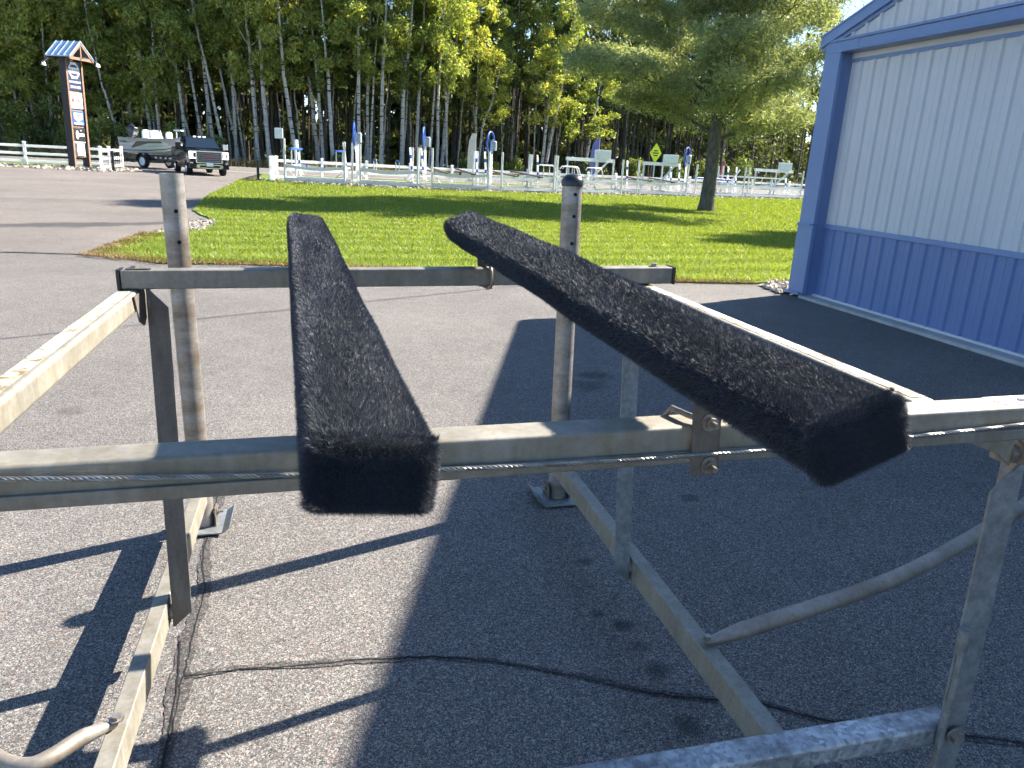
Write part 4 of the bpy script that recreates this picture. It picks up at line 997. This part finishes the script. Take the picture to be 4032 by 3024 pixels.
mb.rings([section(y, p) for y, p in cab]); cb = mb.build('cab', M['carblack'], truck, bevel=.05, seg=3)
mb = MB(); mb.add([(.85,1.66,1.42),(-.85,1.66,1.42),(-.70,2.27,1.90),(.70,2.27,1.90)], ((0,1,2,3),)); mb.add([(.85,1.645,1.425),(-.85,1.645,1.425),(-.70,2.255,1.905),(.70,2.255,1.905)], ((0,1,2,3),)); mb.build('windscreen', M['glass'], cb)
for s in (-1, 1):
    for y0, y1 in ((2.05,2.85),(2.95,3.65)):
        mb = MB(); mb.add([(s*.975,y0,1.42),(s*.975,y1,1.42),(s*.79,y1,1.90),(s*.79,y0+.25,1.90)], ((0,1,2,3),)); mb.build('side_window', M['glass'], cb)
    mb = MB(); mb.box(s*1.22-.14, s*1.22+.14, 1.78, 1.92, 1.34, 1.66); mi = mb.build('mirror', M['chrome'] if s > 0 else M['carblack'], truck, bevel=.03)
    mb = MB(); mb.bar((s*.98,1.9,1.42),(s*1.12,1.86,1.46),.06,.06); mb.build('mirror_arm', M['black'], mi)
    mb = MB(); x0, x1 = sorted((s*.64, s*.99)); mb.box(x0, x1, -.05, .12, .88, 1.24); hl = mb.build('headlight', M['black'], truck, bevel=.02)
    for q in ((x0,x1,1.18,1.24),(x0,x1,.88,.94)):
        mb = MB(); mb.box(q[0], q[1], -.062, -.04, q[2], q[3]); mb.build('light_strip', M['headlight'], hl)
    xo = s*.99; mb = MB(); a_, b_ = sorted((xo-s*.07, xo)); mb.box(a_, b_, -.062, -.04, .94, 1.18); mb.build('light_strip', M['headlight'], hl)
    mb = MB(); mb.box(s*.82-.1, s*.82+.02, -.06, -.02, .96, 1.15); mb.build('light_lens', M['headlight'], hl)
    mb = MB(); mb.box(s*.88-.07, s*.88+.07, -.10, .05, .52, .70); mb.build('fog_light', M['chrome'], truck, bevel=.02)
    for y in (1.05, 4.95):
        wheel(truck, s*.87, y, .41, .28, M['chrome'])
        mb = MB(); n = 14; mb.rings([[(s*1.025, y+rr*math.cos(math.pi*k/n), .41+rr*math.sin(math.pi*k/n)) for k in range(n+1)] for rr in (.44,.52)], caps=False, closed=False); mb.build('wheel_arch', M['black'], truck)
mb = MB(); mb.box(-.62,.62,-.06,.1,.70,1.22); gr = mb.build('grille', M['black'], truck)
for k in range(5):
    mb = MB(); mb.box(-.58,.58,-.085,-.05,.735+k*.095,.795+k*.095); mb.build('grille_bar', M['grille'], gr, bevel=.01)
for q in ((-.68,-.60,.68,1.26),(.60,.68,.68,1.26)):
    mb = MB(); mb.box(q[0],q[1],-.10,0,q[2],q[3]); mb.build('grille_frame', M['chrome'], gr, bevel=.015)
mb = MB(); mb.box(-.66,.66,-.10,0,1.21,1.29); mb.build('grille_frame', M['chrome'], gr, bevel=.02)
mb = MB(); mb.box(-.66,.66,-.10,0,.64,.705); mb.build('grille_frame', M['chrome'], gr, bevel=.015)
text_mesh('GMC', .17, 'lettering', M['red'], gr, Matrix.Translation((0,-.093,1.0)) @ Matrix.Rotation(math.radians(90),4,'X'), .006, 'CENTER', 1.6)
mb = MB(); mb.box(-1.0,1.0,-.14,.15,.36,.63); bp = mb.build('bumper', M['carblack'], truck, bevel=.05)
mb = MB(); mb.prism([(-.68,-.165,.46),(-.6,-.165,.38),(.6,-.165,.38),(.68,-.165,.46),(.64,-.165,.58),(.5,-.165,.60),(-.5,-.165,.60),(-.64,-.165,.58)], (0,.03,0)); mb.build('skid_plate', M['chrome'], bp)
mb = MB(); mb.box(-.5,.5,-.172,-.15,.44,.545); mb.build('air_intake', M['black'], bp)
mb = MB(); mb.box(-.17,.17,-.19,-.17,.50,.66); mb.build('number_plate', M['whitebox'], bp)
mb = MB(); mb.box(-.95,.95,.3,5.8,.34,.56); mb.build('chassis', M['black'], truck)
for k in (-.25,0,.25): 
    mb = MB(); mb.box(k-.06,k+.06,2.42,2.56,1.985,2.02); mb.build('roof_light', M['headlight'], cb)

# ------------------------------------------------------------------ trailer and fishing boat (local: bow towards -y)
TA = math.radians(50)
trailer = thing('boat_trailer', 'dark boat trailer under the fishing boat behind the pickup', 'trailer', None, (-9.4, 54.0, 0.01), (0, 0, TA))
for s in (-1, 1):
    wheel(trailer, s*.98, .3, .40, .26, M['whitebox'])
    mb = MB(); n = 12; mb.rings([[(s*.98+dx, .3+.5*math.cos(math.pi*k/n), .42+.5*math.sin(math.pi*k/n)) for k in range(n+1)] for dx in (-.16,.16)], caps=False, closed=False); mb.build('mudguard', M['black'], trailer)
    mb = MB(); mb.bar((s*.72,2.2,.55),(s*.62,-2.2,.55),.09,.12); mb.bar((s*.62,-2.2,.55),(0,-4.2,.50),.09,.12); mb.build('frame_rail', M['black'], trailer)
    for k in range(4):
        mb = MB(); mb.tube([(s*.80,-.6-.42*k,.66),(s*.86,-.6-.42*k,.66)], .06, 10); mb.build('roller', M['whitebox'], trailer)
    mb = MB(); mb.bar((s*.45,2.2,.74),(s*.40,-2.4,.74),.12,.08); mb.build('bunk', M['black'], trailer)
for y in (2.1,.3,-1.2,-2.2):
    mb = MB(); mb.box(-.85,.85,y-.05,y+.05,.42,.54); mb.build('cross_member', M['black'], trailer)
mb = MB(); mb.bar((0,-4.0,.50),(0,-5.0,.50),.10,.10); mb.build('tongue', M['black'], trailer)
boat = thing('fishing_boat', 'silver and tan fishing boat with black outboard on a trailer behind the pickup', 'boat', None, (-9.4, 54.0, 0.01), (0, 0, TA))
def hull_sec(y, half, keel, chine, gun): return [(-half,y,gun),(-half*.97,y,(gun+chine)*.5+.05),(-half*.86,y,chine),(0,y,keel),(half*.86,y,chine),(half*.97,y,(gun+chine)*.5+.05),(half,y,gun)]
secs = [(2.45,1.0,.80,.92,1.72),(1.2,1.06,.78,.90,1.70),(-.2,1.08,.80,.92,1.70),(-1.4,.95,.86,1.02,1.74),(-2.3,.66,1.0,1.22,1.80),(-2.95,.22,1.25,1.5,1.86),(-3.15,.03,1.6,1.7,1.88)]
mb = MB(); mb.rings([hull_sec(*q) for q in secs], caps=True); mb.build('hull', M['hull'], boat, smooth=True)
for s in (-1, 1):
    def side(y, h0, h1, off):    # point on the hull side between chine and gunwale
        import bisect
        ys = [q[0] for q in secs]
        for a, b in zip(secs[:-1], secs[1:]):
            if b[0] <= y <= a[0]:
                t = (y-a[0])/(b[0]-a[0]); q = [a[i]+(b[i]-a[i])*t for i in range(5)]; break
        g = lambda h: (s*(q[1]*(.86+.11*min(1,h/.56)+.03*max(0,(h-.56)/.44))+off), y, q[3]+(q[4]-q[3])*h)
        return g(h0), g(h1)
    def band(name, mat, ya, yb, h0, h1, off):
        mb = MB(); n = 14; A = []; B = []
        for k in range(n+1):
            y = ya+(yb-ya)*k/n; a, b = side(y, h0(k/n), h1(k/n), off); A.append(a); B.append(b)
        mb.add(A+B, [(i, i+1, n+2+i, n+1+i) for i in range(n)]); mb.build(name, mat, boat)
    band('tan_stripe', M['hulltan'], 2.4, -2.9, lambda t: .45, lambda t: .98, .008)
    band('dark_stripe', M['hulldark'], 1.3, -1.3, lambda t: .30+.42*min(1,t*1.6), lambda t: min(.86,.35+2.2*t), .016)
    band('chine_stripe', M['hulldark'], 2.3, -2.8, lambda t: .10+.1*t, lambda t: .16+.12*t, .010)
    mb = MB(); mb.tube([(s*q[1],q[0],q[4]+.02) for q in secs], .04, 8); mb.build('gunwale', M['hulltan'], boat, smooth=True)
mb = MB(); mb.add([(-.98,2.4,1.55),(.98,2.4,1.55),(1.0,-.2,1.55),(.88,-1.4,1.58),(.55,-2.3,1.62),(-.55,-2.3,1.62),(-.88,-1.4,1.58),(-1.0,-.2,1.55)], ((0,1,2,3,4,5,6,7),)); mb.build('deck', M['greybox'], boat)
text_mesh('LUND', .2, 'lettering', M['black'], boat, Matrix.Translation((-1.075,1.95,1.5)) @ Matrix.Rotation(math.radians(-90),4,'Z') @ Matrix.Rotation(math.radians(90),4,'X'), .004, 'CENTER', 1.3)
def seat(x, y, h):
    mb = MB(); mb.rings([[(x+px*w_, y+py, z) for px, py in ((-.24,-.07),(.24,-.07),(.24,.07),(-.24,.07))] for w_, py_, z in ((.9,0,1.75),(1,0,1.95),(.95,0,h-.1),(.6,0,h))]); o_ = mb.build('seat_back', M['fabricwhite'], boat, bevel=.04)
    mb = MB(); mb.box(x-.24,x+.24,y-.42,y+.02,1.68,1.80); mb.build('seat_cushion', M['fabricwhite'], boat, bevel=.04)
seat(-.35,.75,2.28); seat(.4,.8,2.28); seat(-.3,-1.25,2.2)
mb = MB(); mb.add([(-.95,-.45,1.72),(-.15,-.65,1.72),(-.18,-.38,2.26),(-.85,-.2,2.26)], ((0,1,2,3),)); mb.add([(-.95,-.45,1.72),(-.95,.25,1.72),(-.87,.2,2.1),(-.85,-.2,2.26)], ((0,3,2,1),)); mb.build('windscreen', M['acrylic'], boat)
mb = MB(); mb.box(-.95,-.15,-.7,-.35,1.56,1.76); mb.build('console', M['whitebox'], boat, bevel=.04)
mb = MB(); mb.tube([(-.2,-.55,1.7),(-.2,-.38,2.28)], .03, 6); mb.build('windscreen_frame', M['whitebox'], boat)
ob = MB(); Rm = Matrix.Translation((0,2.62,1.6)) @ Matrix.Rotation(math.radians(28),4,'X')
for z0, z1, a, b_ in ((.35,.98,.22,.36),):
    ob.rings([[Rm @ Vector((px*w_, py*d_, z)) for px, py in ((-1,-.8),(1,-.8),(1,.6),(.6,1),(-.6,1),(-1,.6))] for w_, d_, z in ((.16,.26,.35),(.22,.36,.5),(.22,.36,.85),(.14,.24,.98))])
om = ob.build('outboard_motor', M['black'], boat, bevel=.03)
mb = MB(); mb.box(-.08,.08,-.16,.14,-.6,.36,0,Rm); mb.box(-.02,.02,-.1,.2,-.95,-.6,0,Rm); mb.box(-.14,.14,-.26,.2,-.58,-.54,0,Rm); mb.build('motor_leg', M['black'], om)
mb = MB(); mb.tube([(-.3,-1.9,1.7),(-.3,-1.9,2.3)], .03, 8); mb.box(-.42,-.18,-2.4,-1.8,2.28,2.36); mb.build('bow_motor', M['whitebox'], boat)
mb = MB(); mb.box(.1,.5,-2.0,-1.6,1.7,1.95); mb.build('bow_locker', M['bluepad'], boat, bevel=.03)

# ------------------------------------------------------------------ trees
def leaf_blob(C, R, n, smin, smax, flat=1.0, shell=0.55):
    """n leaves in an ellipsoidal clump"""
    d = unit(n); r = (shell + (1-shell)*rng.random(n)) * rng.random(n)**0.25
    P = np.array(C) + d * r[:, None] * np.array(R)
    s = rng.uniform(smin, smax, n)[:, None]
    A = unit(n); A[:, 2] *= flat; A *= s
    B = np.cross(A, unit(n)); B /= np.linalg.norm(B, axis=1, keepdims=True) + 1e-9; B *= s * 0.85
    return P - A*.5, A, B
def merge(parts): return [np.vstack([p[i] for p in parts]) for i in range(3)]

# crown meshes shared by the trees of the wood
def aspen_crown(k, H=12.0):
    parts = []
    for i in range(26):
        t = (i + random.random()) / 26; z = H * (0.02 + 0.96 * t)
        rad = 2.3 * (0.35 + 1.1*math.sin(math.pi*min(1, t*.85+.12)))**1.0
        a = random.random()*6.28; rr = rad * random.uniform(.25, .8)
        R = random.uniform(.65, 1.25)
        parts.append(leaf_blob((rr*math.cos(a), rr*math.sin(a), z), (R, R, R*.8), 175, .14, .30))
    return cloud('crown', *merge(parts), M['aspen'])
ASP = [aspen_crown(k) for k in range(6)]
def pine_crown(k, H=13.0):
    parts = []
    for i in range(70):
        t = random.random()**.8; z = H*t; rad = 2.6*(1-t)**.7+.35
        a = random.random()*6.28; rr = rad*random.uniform(.2,1.0)
        parts.append(leaf_blob((rr*math.cos(a), rr*math.sin(a), z), (.75,.75,.35), 60, .12, .42))
    return cloud('crown', *merge(parts), M['pineleaf'])
PIN = [pine_crown(k) for k in range(5)]
for o_ in ASP + PIN: COL.objects.unlink(o_)

def tree_from(path, r0, bark_m, name, label, cat, crowns, group=None, crown_mats=None, twigs=0):
    base = path[0]
    root = thing(name, label, cat, group, base)
    P = [p - base for p in path]; n = len(P)
    C = []
    for i in range(n-1):
        p0, p1, p2, p3 = P[max(i-1,0)], P[i], P[i+1], P[min(i+2,n-1)]
        for k in range(5):
            t = k/5; C.append(0.5*((2*p1)+(p2-p0)*t+(2*p0-5*p1+4*p2-p3)*t*t+(3*p1-p0-3*p2+p3)*t**3))
    C.append(P[-1]); m = len(C)
    C = [c + Vector((random.uniform(-.04,.04), random.uniform(-.04,.04), 0)) if 0 < i < m-1 else c for i, c in enumerate(C)]
    rr = [max(.02, r0*(1-.85*i/(m-1))) for i in range(m)]; rr[0] *= 1.35
    mb = MB(); mb.tube(C, rr, 9); tr = mb.build('trunk', bark_m, root, smooth=True)
    for _ in range(twigs):
        i = random.randrange(m//3, m-1); a = random.random()*6.28; L = random.uniform(.8, 2.2)
        mb = MB(); c = C[i]; d = Vector((math.cos(a), math.sin(a), random.uniform(.1,.9)))
        mb.tube([c, c+d*L*.5+Vector((0,0,.05)), c+d*L+Vector((0,0,.3))], [rr[i]*.45, rr[i]*.3, .01], 5); mb.build('limb', bark_m, tr)
    for (mesh_o, off, sc, rz) in crowns:
        co = mesh_o.copy(); COL.objects.link(co); co.parent = root; co.location = off; co.scale = sc; co.rotation_euler = (0,0,rz)
    return root, C

# aspens at the wood's edge, trunks as they stand in the photo: (base u,v) (upper points) in photo pixels
def z1(x, y): return (x*.4973, y*.4973)
def z6(x, y): return (1000+x*.633, y*.633)
ASPENS = [
 (z1,[(215,1120),(130,800),(100,560)],.11),(z1,[(420,1130),(390,880),(372,640)],.13),(z1,[(310,1120),(250,860),(215,640)],.09),
 (z1,[(965,1110),(850,800),(790,600)],.12),(z1,[(1045,1060),(1020,850),(960,420)],.15),(z1,[(1205,1090),(1120,500),(1085,340)],.15),
 (z1,[(1262,1080),(1230,700),(1215,400)],.10),(z1,[(1480,1080),(1400,560),(1340,200)],.15),(z1,[(1545,1080),(1370,600),(1290,390)],.11),
 (z1,[(1620,1090),(1500,520),(1430,240)],.13),(z1,[(1700,1110),(1590,380),(1540,100)],.17),(z1,[(1785,1150),(1640,560),(1560,250)],.14),
 (z1,[(1870,1190),(1830,560),(1770,80)],.15),(z1,[(1895,1195),(1780,730),(1690,280)],.13),(z1,[(1935,1210),(1870,800),(1840,560)],.10),
 (z1,[(2050,1240),(1990,560),(1950,150)],.16),(z1,[(2140,1240),(2080,600),(2040,100)],.15),
 (z6,[(25,990),(5,600),(-15,300)],.13),(z6,[(95,985),(50,500),(30,60)],.17),(z6,[(272,1000),(195,540),(170,300)],.20),
 (z6,[(410,1000),(330,400),(265,50)],.18),(z6,[(432,985),(400,560),(368,250)],.17),(z6,[(490,1000),(465,500),(450,380)],.19),
 (z6,[(650,1000),(650,400),(640,80)],.18),(z6,[(705,985),(710,330),(722,150)],.15),(z6,[(722,990),(745,450),(758,330)],.11),
 (z6,[(790,985),(805,400),(815,200)],.18),(z6,[(920,1000),(930,560),(962,300)],.21),(z6,[(1003,1000),(1035,420),(1050,250)],.18),
 (z6,[(1085,990),(1130,450),(1140,300)],.12),(z6,[(1140,985),(1150,520),(1160,400)],.15),(z6,[(1165,1015),(1200,650),(1240,430)],.20),(z6,[(1205,1000),(1195,560),(1200,440)],.11),
 (z6,[(1375,1000),(1385,650),(1390,480)],.14),(z6,[(1395,1010),(1420,800),(1475,650)],.14),
 (z6,[(1785,1010),(1835,650),(1850,500)],.16),(z6,[(1805,1010),(1895,640),(1960,330)],.18),(z6,[(2045,1030),(2110,760),(2140,620)],.15)]
GA = 'aspens at the edge of the wood'
ap = []
for f_, px, r in ASPENS:
    Y = random.uniform(74.5, 78.5); pts = [at(*f_(*p), Y) for p in px]
    x = pts[0].x; Y = roadf(x)+random.uniform(6.4, 10.0); pts = [at(*f_(*p), Y) for p in px]
    pts[0] = Vector((pts[0].x, Y, 0)) + (pts[0]-pts[1])*0.0
    ap.append((pts, r))
ap.sort(key=lambda q: q[0][0].x / q[0][0].y)
for i, (pts, r) in enumerate(ap):
    top = pts[-1]; d = (pts[-1]-pts[-2]).normalized(); d.x *= .6; d.z = max(d.z, .9); d.normalize()
    Htot = random.uniform(17, 21); small = False
    lean = pts[-1].x - pts[0].x
    if 34 <= i: Htot = random.uniform(9, 12)
    path = pts + [top + d*max(2.0, (Htot-top.z)*.5), top + d*max(4.0, (Htot-top.z))]
    path = [Vector((p.x, p.y + random.uniform(-.2,.2), p.z)) for p in path]
    zt = path[-1].z; base = path[0]; crowns = []
    cz = random.uniform(6.3, 8.5) if i > 8 else random.uniform(3.0, 5.0)
    if Htot < 13: cz = random.uniform(3.8, 5.0)
    xm = path[-2]; sc = (zt+1.0-cz)/12.0
    crowns.append((random.choice(ASP), Vector((xm.x-base.x, xm.y-base.y, cz)), (random.uniform(.8,1.15), random.uniform(.8,1.15), sc), random.random()*6.28))
    ln = 'leaning left' if lean < -1.2 else ('leaning right' if lean > 0.6 else 'standing nearly upright')
    k = i if i < 20 else len(ap)-1-i
    side = 'left' if i < 20 else 'right'
    tree_from(path, r, M['aspenbark'], 'aspen_tree', 'white-barked aspen %s at the wood edge, %s aspen from the %s' % (ln, ordinal(k), side), 'tree', crowns, GA, twigs=3)

# slender aspens deeper in: cannot be told apart
for i in range(34):
    x = -26 + i*1.62 + random.uniform(-.6,.6); y = roadf(x) + random.uniform(10, 15); base = Vector((x, y, 0)); H = random.uniform(15, 20); lx = random.uniform(-1.6, 1.2)
    path = [base, base+Vector((lx*.3,0,5)), base+Vector((lx*.7,0,10)), base+Vector((lx,0,H))]
    tree_from(path, random.uniform(.07,.11), M['aspenbark'], 'slender_aspen', 'slender pale aspen standing among the dark pines', 'tree',
              [(random.choice(ASP), Vector((lx*.8,0,H-8.5)), (.75,.75,.75), random.random()*6.28)], 'slender aspens among the pines')
# front pines of the wood: cannot be told apart
GP = 'dark pines of the wood'
for i in range(64):
    x = -34 + i*1.38 + random.uniform(-.5,.5); y = roadf(x) + random.uniform(11, 19)
    base = Vector((x, y, 0)); H = random.uniform(19, 24)
    path = [base, base+Vector((random.uniform(-.2,.2),0,6)), base+Vector((random.uniform(-.4,.4),0,13)), base+Vector((random.uniform(-.5,.5),0,H))]
    tree_from(path, random.uniform(.13,.20), M['pinebark'], 'pine_tree', 'straight dark pine standing in the wood behind the aspens', 'tree',
              [(random.choice(PIN), Vector((0,0,H-13.5)), (random.uniform(.85,1.2), random.uniform(.85,1.2), 1.08), random.random()*6.28)], GP)
# the rest of the wood as one mass: trunks, canopy and undergrowth
mb = MB()
for i in range(380):
    x = random.uniform(-60, 95); y = roadf(x) + random.uniform(15, 50); H = random.uniform(17, 24)
    lx = random.uniform(-.5,.5); mb.tube([(x,y,0),(x+lx*.5,y,H*.5),(x+lx,y,H)], [random.uniform(.12,.2),.11,.05], 5, cap=False)
deep = tag(mb.build('deep_wood_trunks', M['pinebark']), 'mass of dark trunks deep in the wood', 'wood', kind='stuff')
parts = []
for i in range(420):
    x = random.uniform(-50, 80); y = roadf(x) + random.uniform(12, 34); z = random.uniform(0.2, 10)**1.0
    parts.append(leaf_blob((x,y,z), (1.6,1.3,1.0), 60, .18, .5))
for i in range(330):
    x = random.uniform(-60, 95); y = roadf(x) + random.uniform(15, 50); z = random.uniform(9, 23)
    parts.append(leaf_blob((x,y,z), (2.6,2.0,1.6), 130, .25, .7))
for i in range(900):
    x = random.uniform(-65, 100); y = roadf(x) + random.uniform(46, 62); z = random.uniform(0.3, 15)
    parts.append(leaf_blob((x,y,z), (3.2,2.0,2.6), 120, .5, 1.5))
tag(cloud('deep_wood_canopy', *merge(parts), M['woodleaf']), 'dark canopy and undergrowth deep in the wood', 'wood', kind='stuff')

# shrubs and saplings along the wood's edge
def shrub(x, y, w, h, label, mat, n=1400, name='shrub', lo=.12, hi=.26):
    o = thing(name, label, 'shrub', 'shrubs along the wood edge', (x, y, 0))
    parts = []
    for k in range(10):
        a = random.random()*6.28; r = random.uniform(0,.7)*w; z = h*random.uniform(.2,.85)
        R = random.uniform(.35,.6)*w
        parts.append(leaf_blob((r*math.cos(a), r*math.sin(a)*.7, z), (R, R*.8, min(R, h*.28)), n//10, lo, hi))
    cloud('foliage', *merge(parts), mat, o)
    mb = MB()
    for k in range(4): a = random.random()*6.28; mb.tube([(0,0,0),(w*.3*math.cos(a), w*.3*math.sin(a), h*.45),(w*.55*math.cos(a), w*.55*math.sin(a), h*.8)], [.05,.035,.01], 5)
    mb.build('stems', M['pinebark'], o)
    return o
k = 0
SH = [(-29,1.9,4.6),(-26.4,2.0,5.2),(-23.8,2.0,5.4),(-21.6,1.7,4.2),(-19.6,1.9,5.0),(-17.6,1.6,3.4),(-15.6,1.5,3.0),(-13.6,1.4,2.6),(-11.6,1.5,3.2),(-9.6,1.2,2.0),(-8.2,1.1,2.6),(-1.5,1.0,1.6),(2.2,.9,1.4),(14.2,1.1,1.7),(16.2,1.2,1.9),(19.0,1.3,2.2),(22,1.2,1.7),(27,1.3,2.1),(33,1.5,2.6),(38,1.6,3.2),(43,1.8,3.6),(48,1.8,3.2)]
for i, (x, w, h) in enumerate(SH):
    shrub(x, roadf(x)+random.uniform(5.2, 7.2), w, h, 'green leafy shrub at the foot of the wood, %s shrub from the %s' % ((ordinal(i), 'left') if i < 12 else (ordinal(len(SH)-1-i), 'right')), M['shrub'], int(900*w))
shrub(9.4, roadf(9.4)+4.5, 1.0, 2.6, 'small orange and yellow autumn shrub behind the second display lift', M['maple'], 900, 'autumn_shrub')
# dense leafy trees at the left
for i, (x, dy, H, w) in enumerate(((-31,7,15,3.2),(-27,8.5,16,3.0),(-23.5,7.5,15,2.8),(-20.2,9,17,2.8),(-16.8,8.5,16,2.6))):
    base = Vector((x, roadf(x)+dy, 0)); path = [base, base+Vector((.2,0,5)), base+Vector((.1,0,10)), base+Vector((.3,0,H))]
    cr = []
    for q in range(3): cr.append((random.choice(ASP), Vector((random.uniform(-1.2,1.2), random.uniform(-.6,.6), 1.6+q*3.0)), (w/2.6, w/2.6, .62), random.random()*6.28))
    tree_from(path, .16, M['pinebark'], 'leafy_tree', 'dense green leafy tree behind the pylon sign, %s from the left edge of the wood' % ordinal(i), 'tree', cr, 'dense leafy trees at the left')

# the big white pine on the lawn, and another behind the shed
def white_pine(x, y, label, H=17.0, seed=3, spread=1.0):
    rs = random.Random(seed)
    root = thing('white_pine', label, 'tree', None, (x, y, gz(x, y)))
    mb = MB(); pts = [(0,0,-.1),(0,0,.45),(.02,0,1.6),(0,0,3.0),(.0,.05,5),(.15,0,9),(.1,0,13),(0,0,H)]
    mb.tube(pts, [.42,.31,.27,.26,.22,.16,.09,.02], 18); tr = mb.build('trunk', M['bigbark'], root, smooth=True)
    P = []; Ad = []; Bd = []
    tips = []
    nb = 46
    for i in range(nb):
        t = i/(nb-1); z = 2.9 + (H-3.4)*t**1.05
        L = spread*(5.6*(1-t)**.75*(0.55+.45*min(1,t*6+.35))+.5)*rs.uniform(.75,1.08)
        a = i*2.4 + rs.uniform(-.4,.4); up = .42 + .3*t + rs.uniform(-.1,.12)
        d = Vector((math.cos(a), math.sin(a), 0)); c0 = Vector((0,0,z))
        pl = [c0, c0+d*L*.35+Vector((0,0,L*.35*up)), c0+d*L*.7+Vector((0,0,L*.62*up)), c0+d*L+Vector((0,0,L*.72*up))]
        mb = MB(); mb.tube(pl, [.09*(1-.6*t),.06*(1-.6*t),.035,.012], 6); mb.build('limb', M['bigbark'], tr, smooth=True)
        nt = int(16+L*15)
        for k in range(nt):
            s = rs.uniform(.22,1.05); j = min(2, int(s*3)); f = min(1, s*3-j); q = pl[j]+(pl[j+1]-pl[j])*f
            sd = Vector((-d.y, d.x, 0))*rs.uniform(-1,1)*L*.30*(.45+.7*s)
            tips.append((q+sd+Vector((0,0,rs.uniform(-.25,.35))), d*0.7+sd.normalized()*.5+Vector((0,0,.35))))
    n = len(tips); T = np.array([tuple(a) for a, b in tips]); D = np.array([tuple(b.normalized()) for a, b in tips])
    per = 62
    T = np.repeat(T, per, 0); D = np.repeat(D, per, 0); n = len(T)
    T = T + rng.normal(0, 1, (n,3))*np.array([.24,.24,.16])
    dirs = D*.5 + unit(n)*.9; dirs /= np.linalg.norm(dirs, axis=1, keepdims=True)
    ln = rng.uniform(.14,.30,n)[:,None]; sd = np.cross(dirs, unit(n)); sd /= np.linalg.norm(sd,axis=1,keepdims=True)
    cloud('crown', T, sd*.045, dirs*ln, M['whitepine'], root)
    return root
white_pine(16.2, 30.75, 'large dark-trunked white pine standing alone on the lawn', 17.0, 3, 1.05)
white_pine(26.5, 21.5, 'white pine behind the shed casting shade on the lawn', 14.0, 5, 0.9)
# overhead wire crossing above the lot: only its shadow line falls in view
A_ = Vector((-2.82,7.76,-.07)); B_ = Vector((2.27,10.08,.06)); h_ = 6.5/SUN_VEC.z
P0 = A_ + SUN_VEC*h_ + (A_-B_)*3; P1 = B_ + SUN_VEC*h_ + (B_-A_)*1.2
mb = MB(); mb.tube([P0 + (P1-P0)*k/12 + Vector((0,0,-1.2*math.sin(math.pi*k/12))) for k in range(13)], .016, 6)
tag(mb.build('overhead_wire', M['black']), 'thin black overhead wire crossing high above the lot', 'wire')
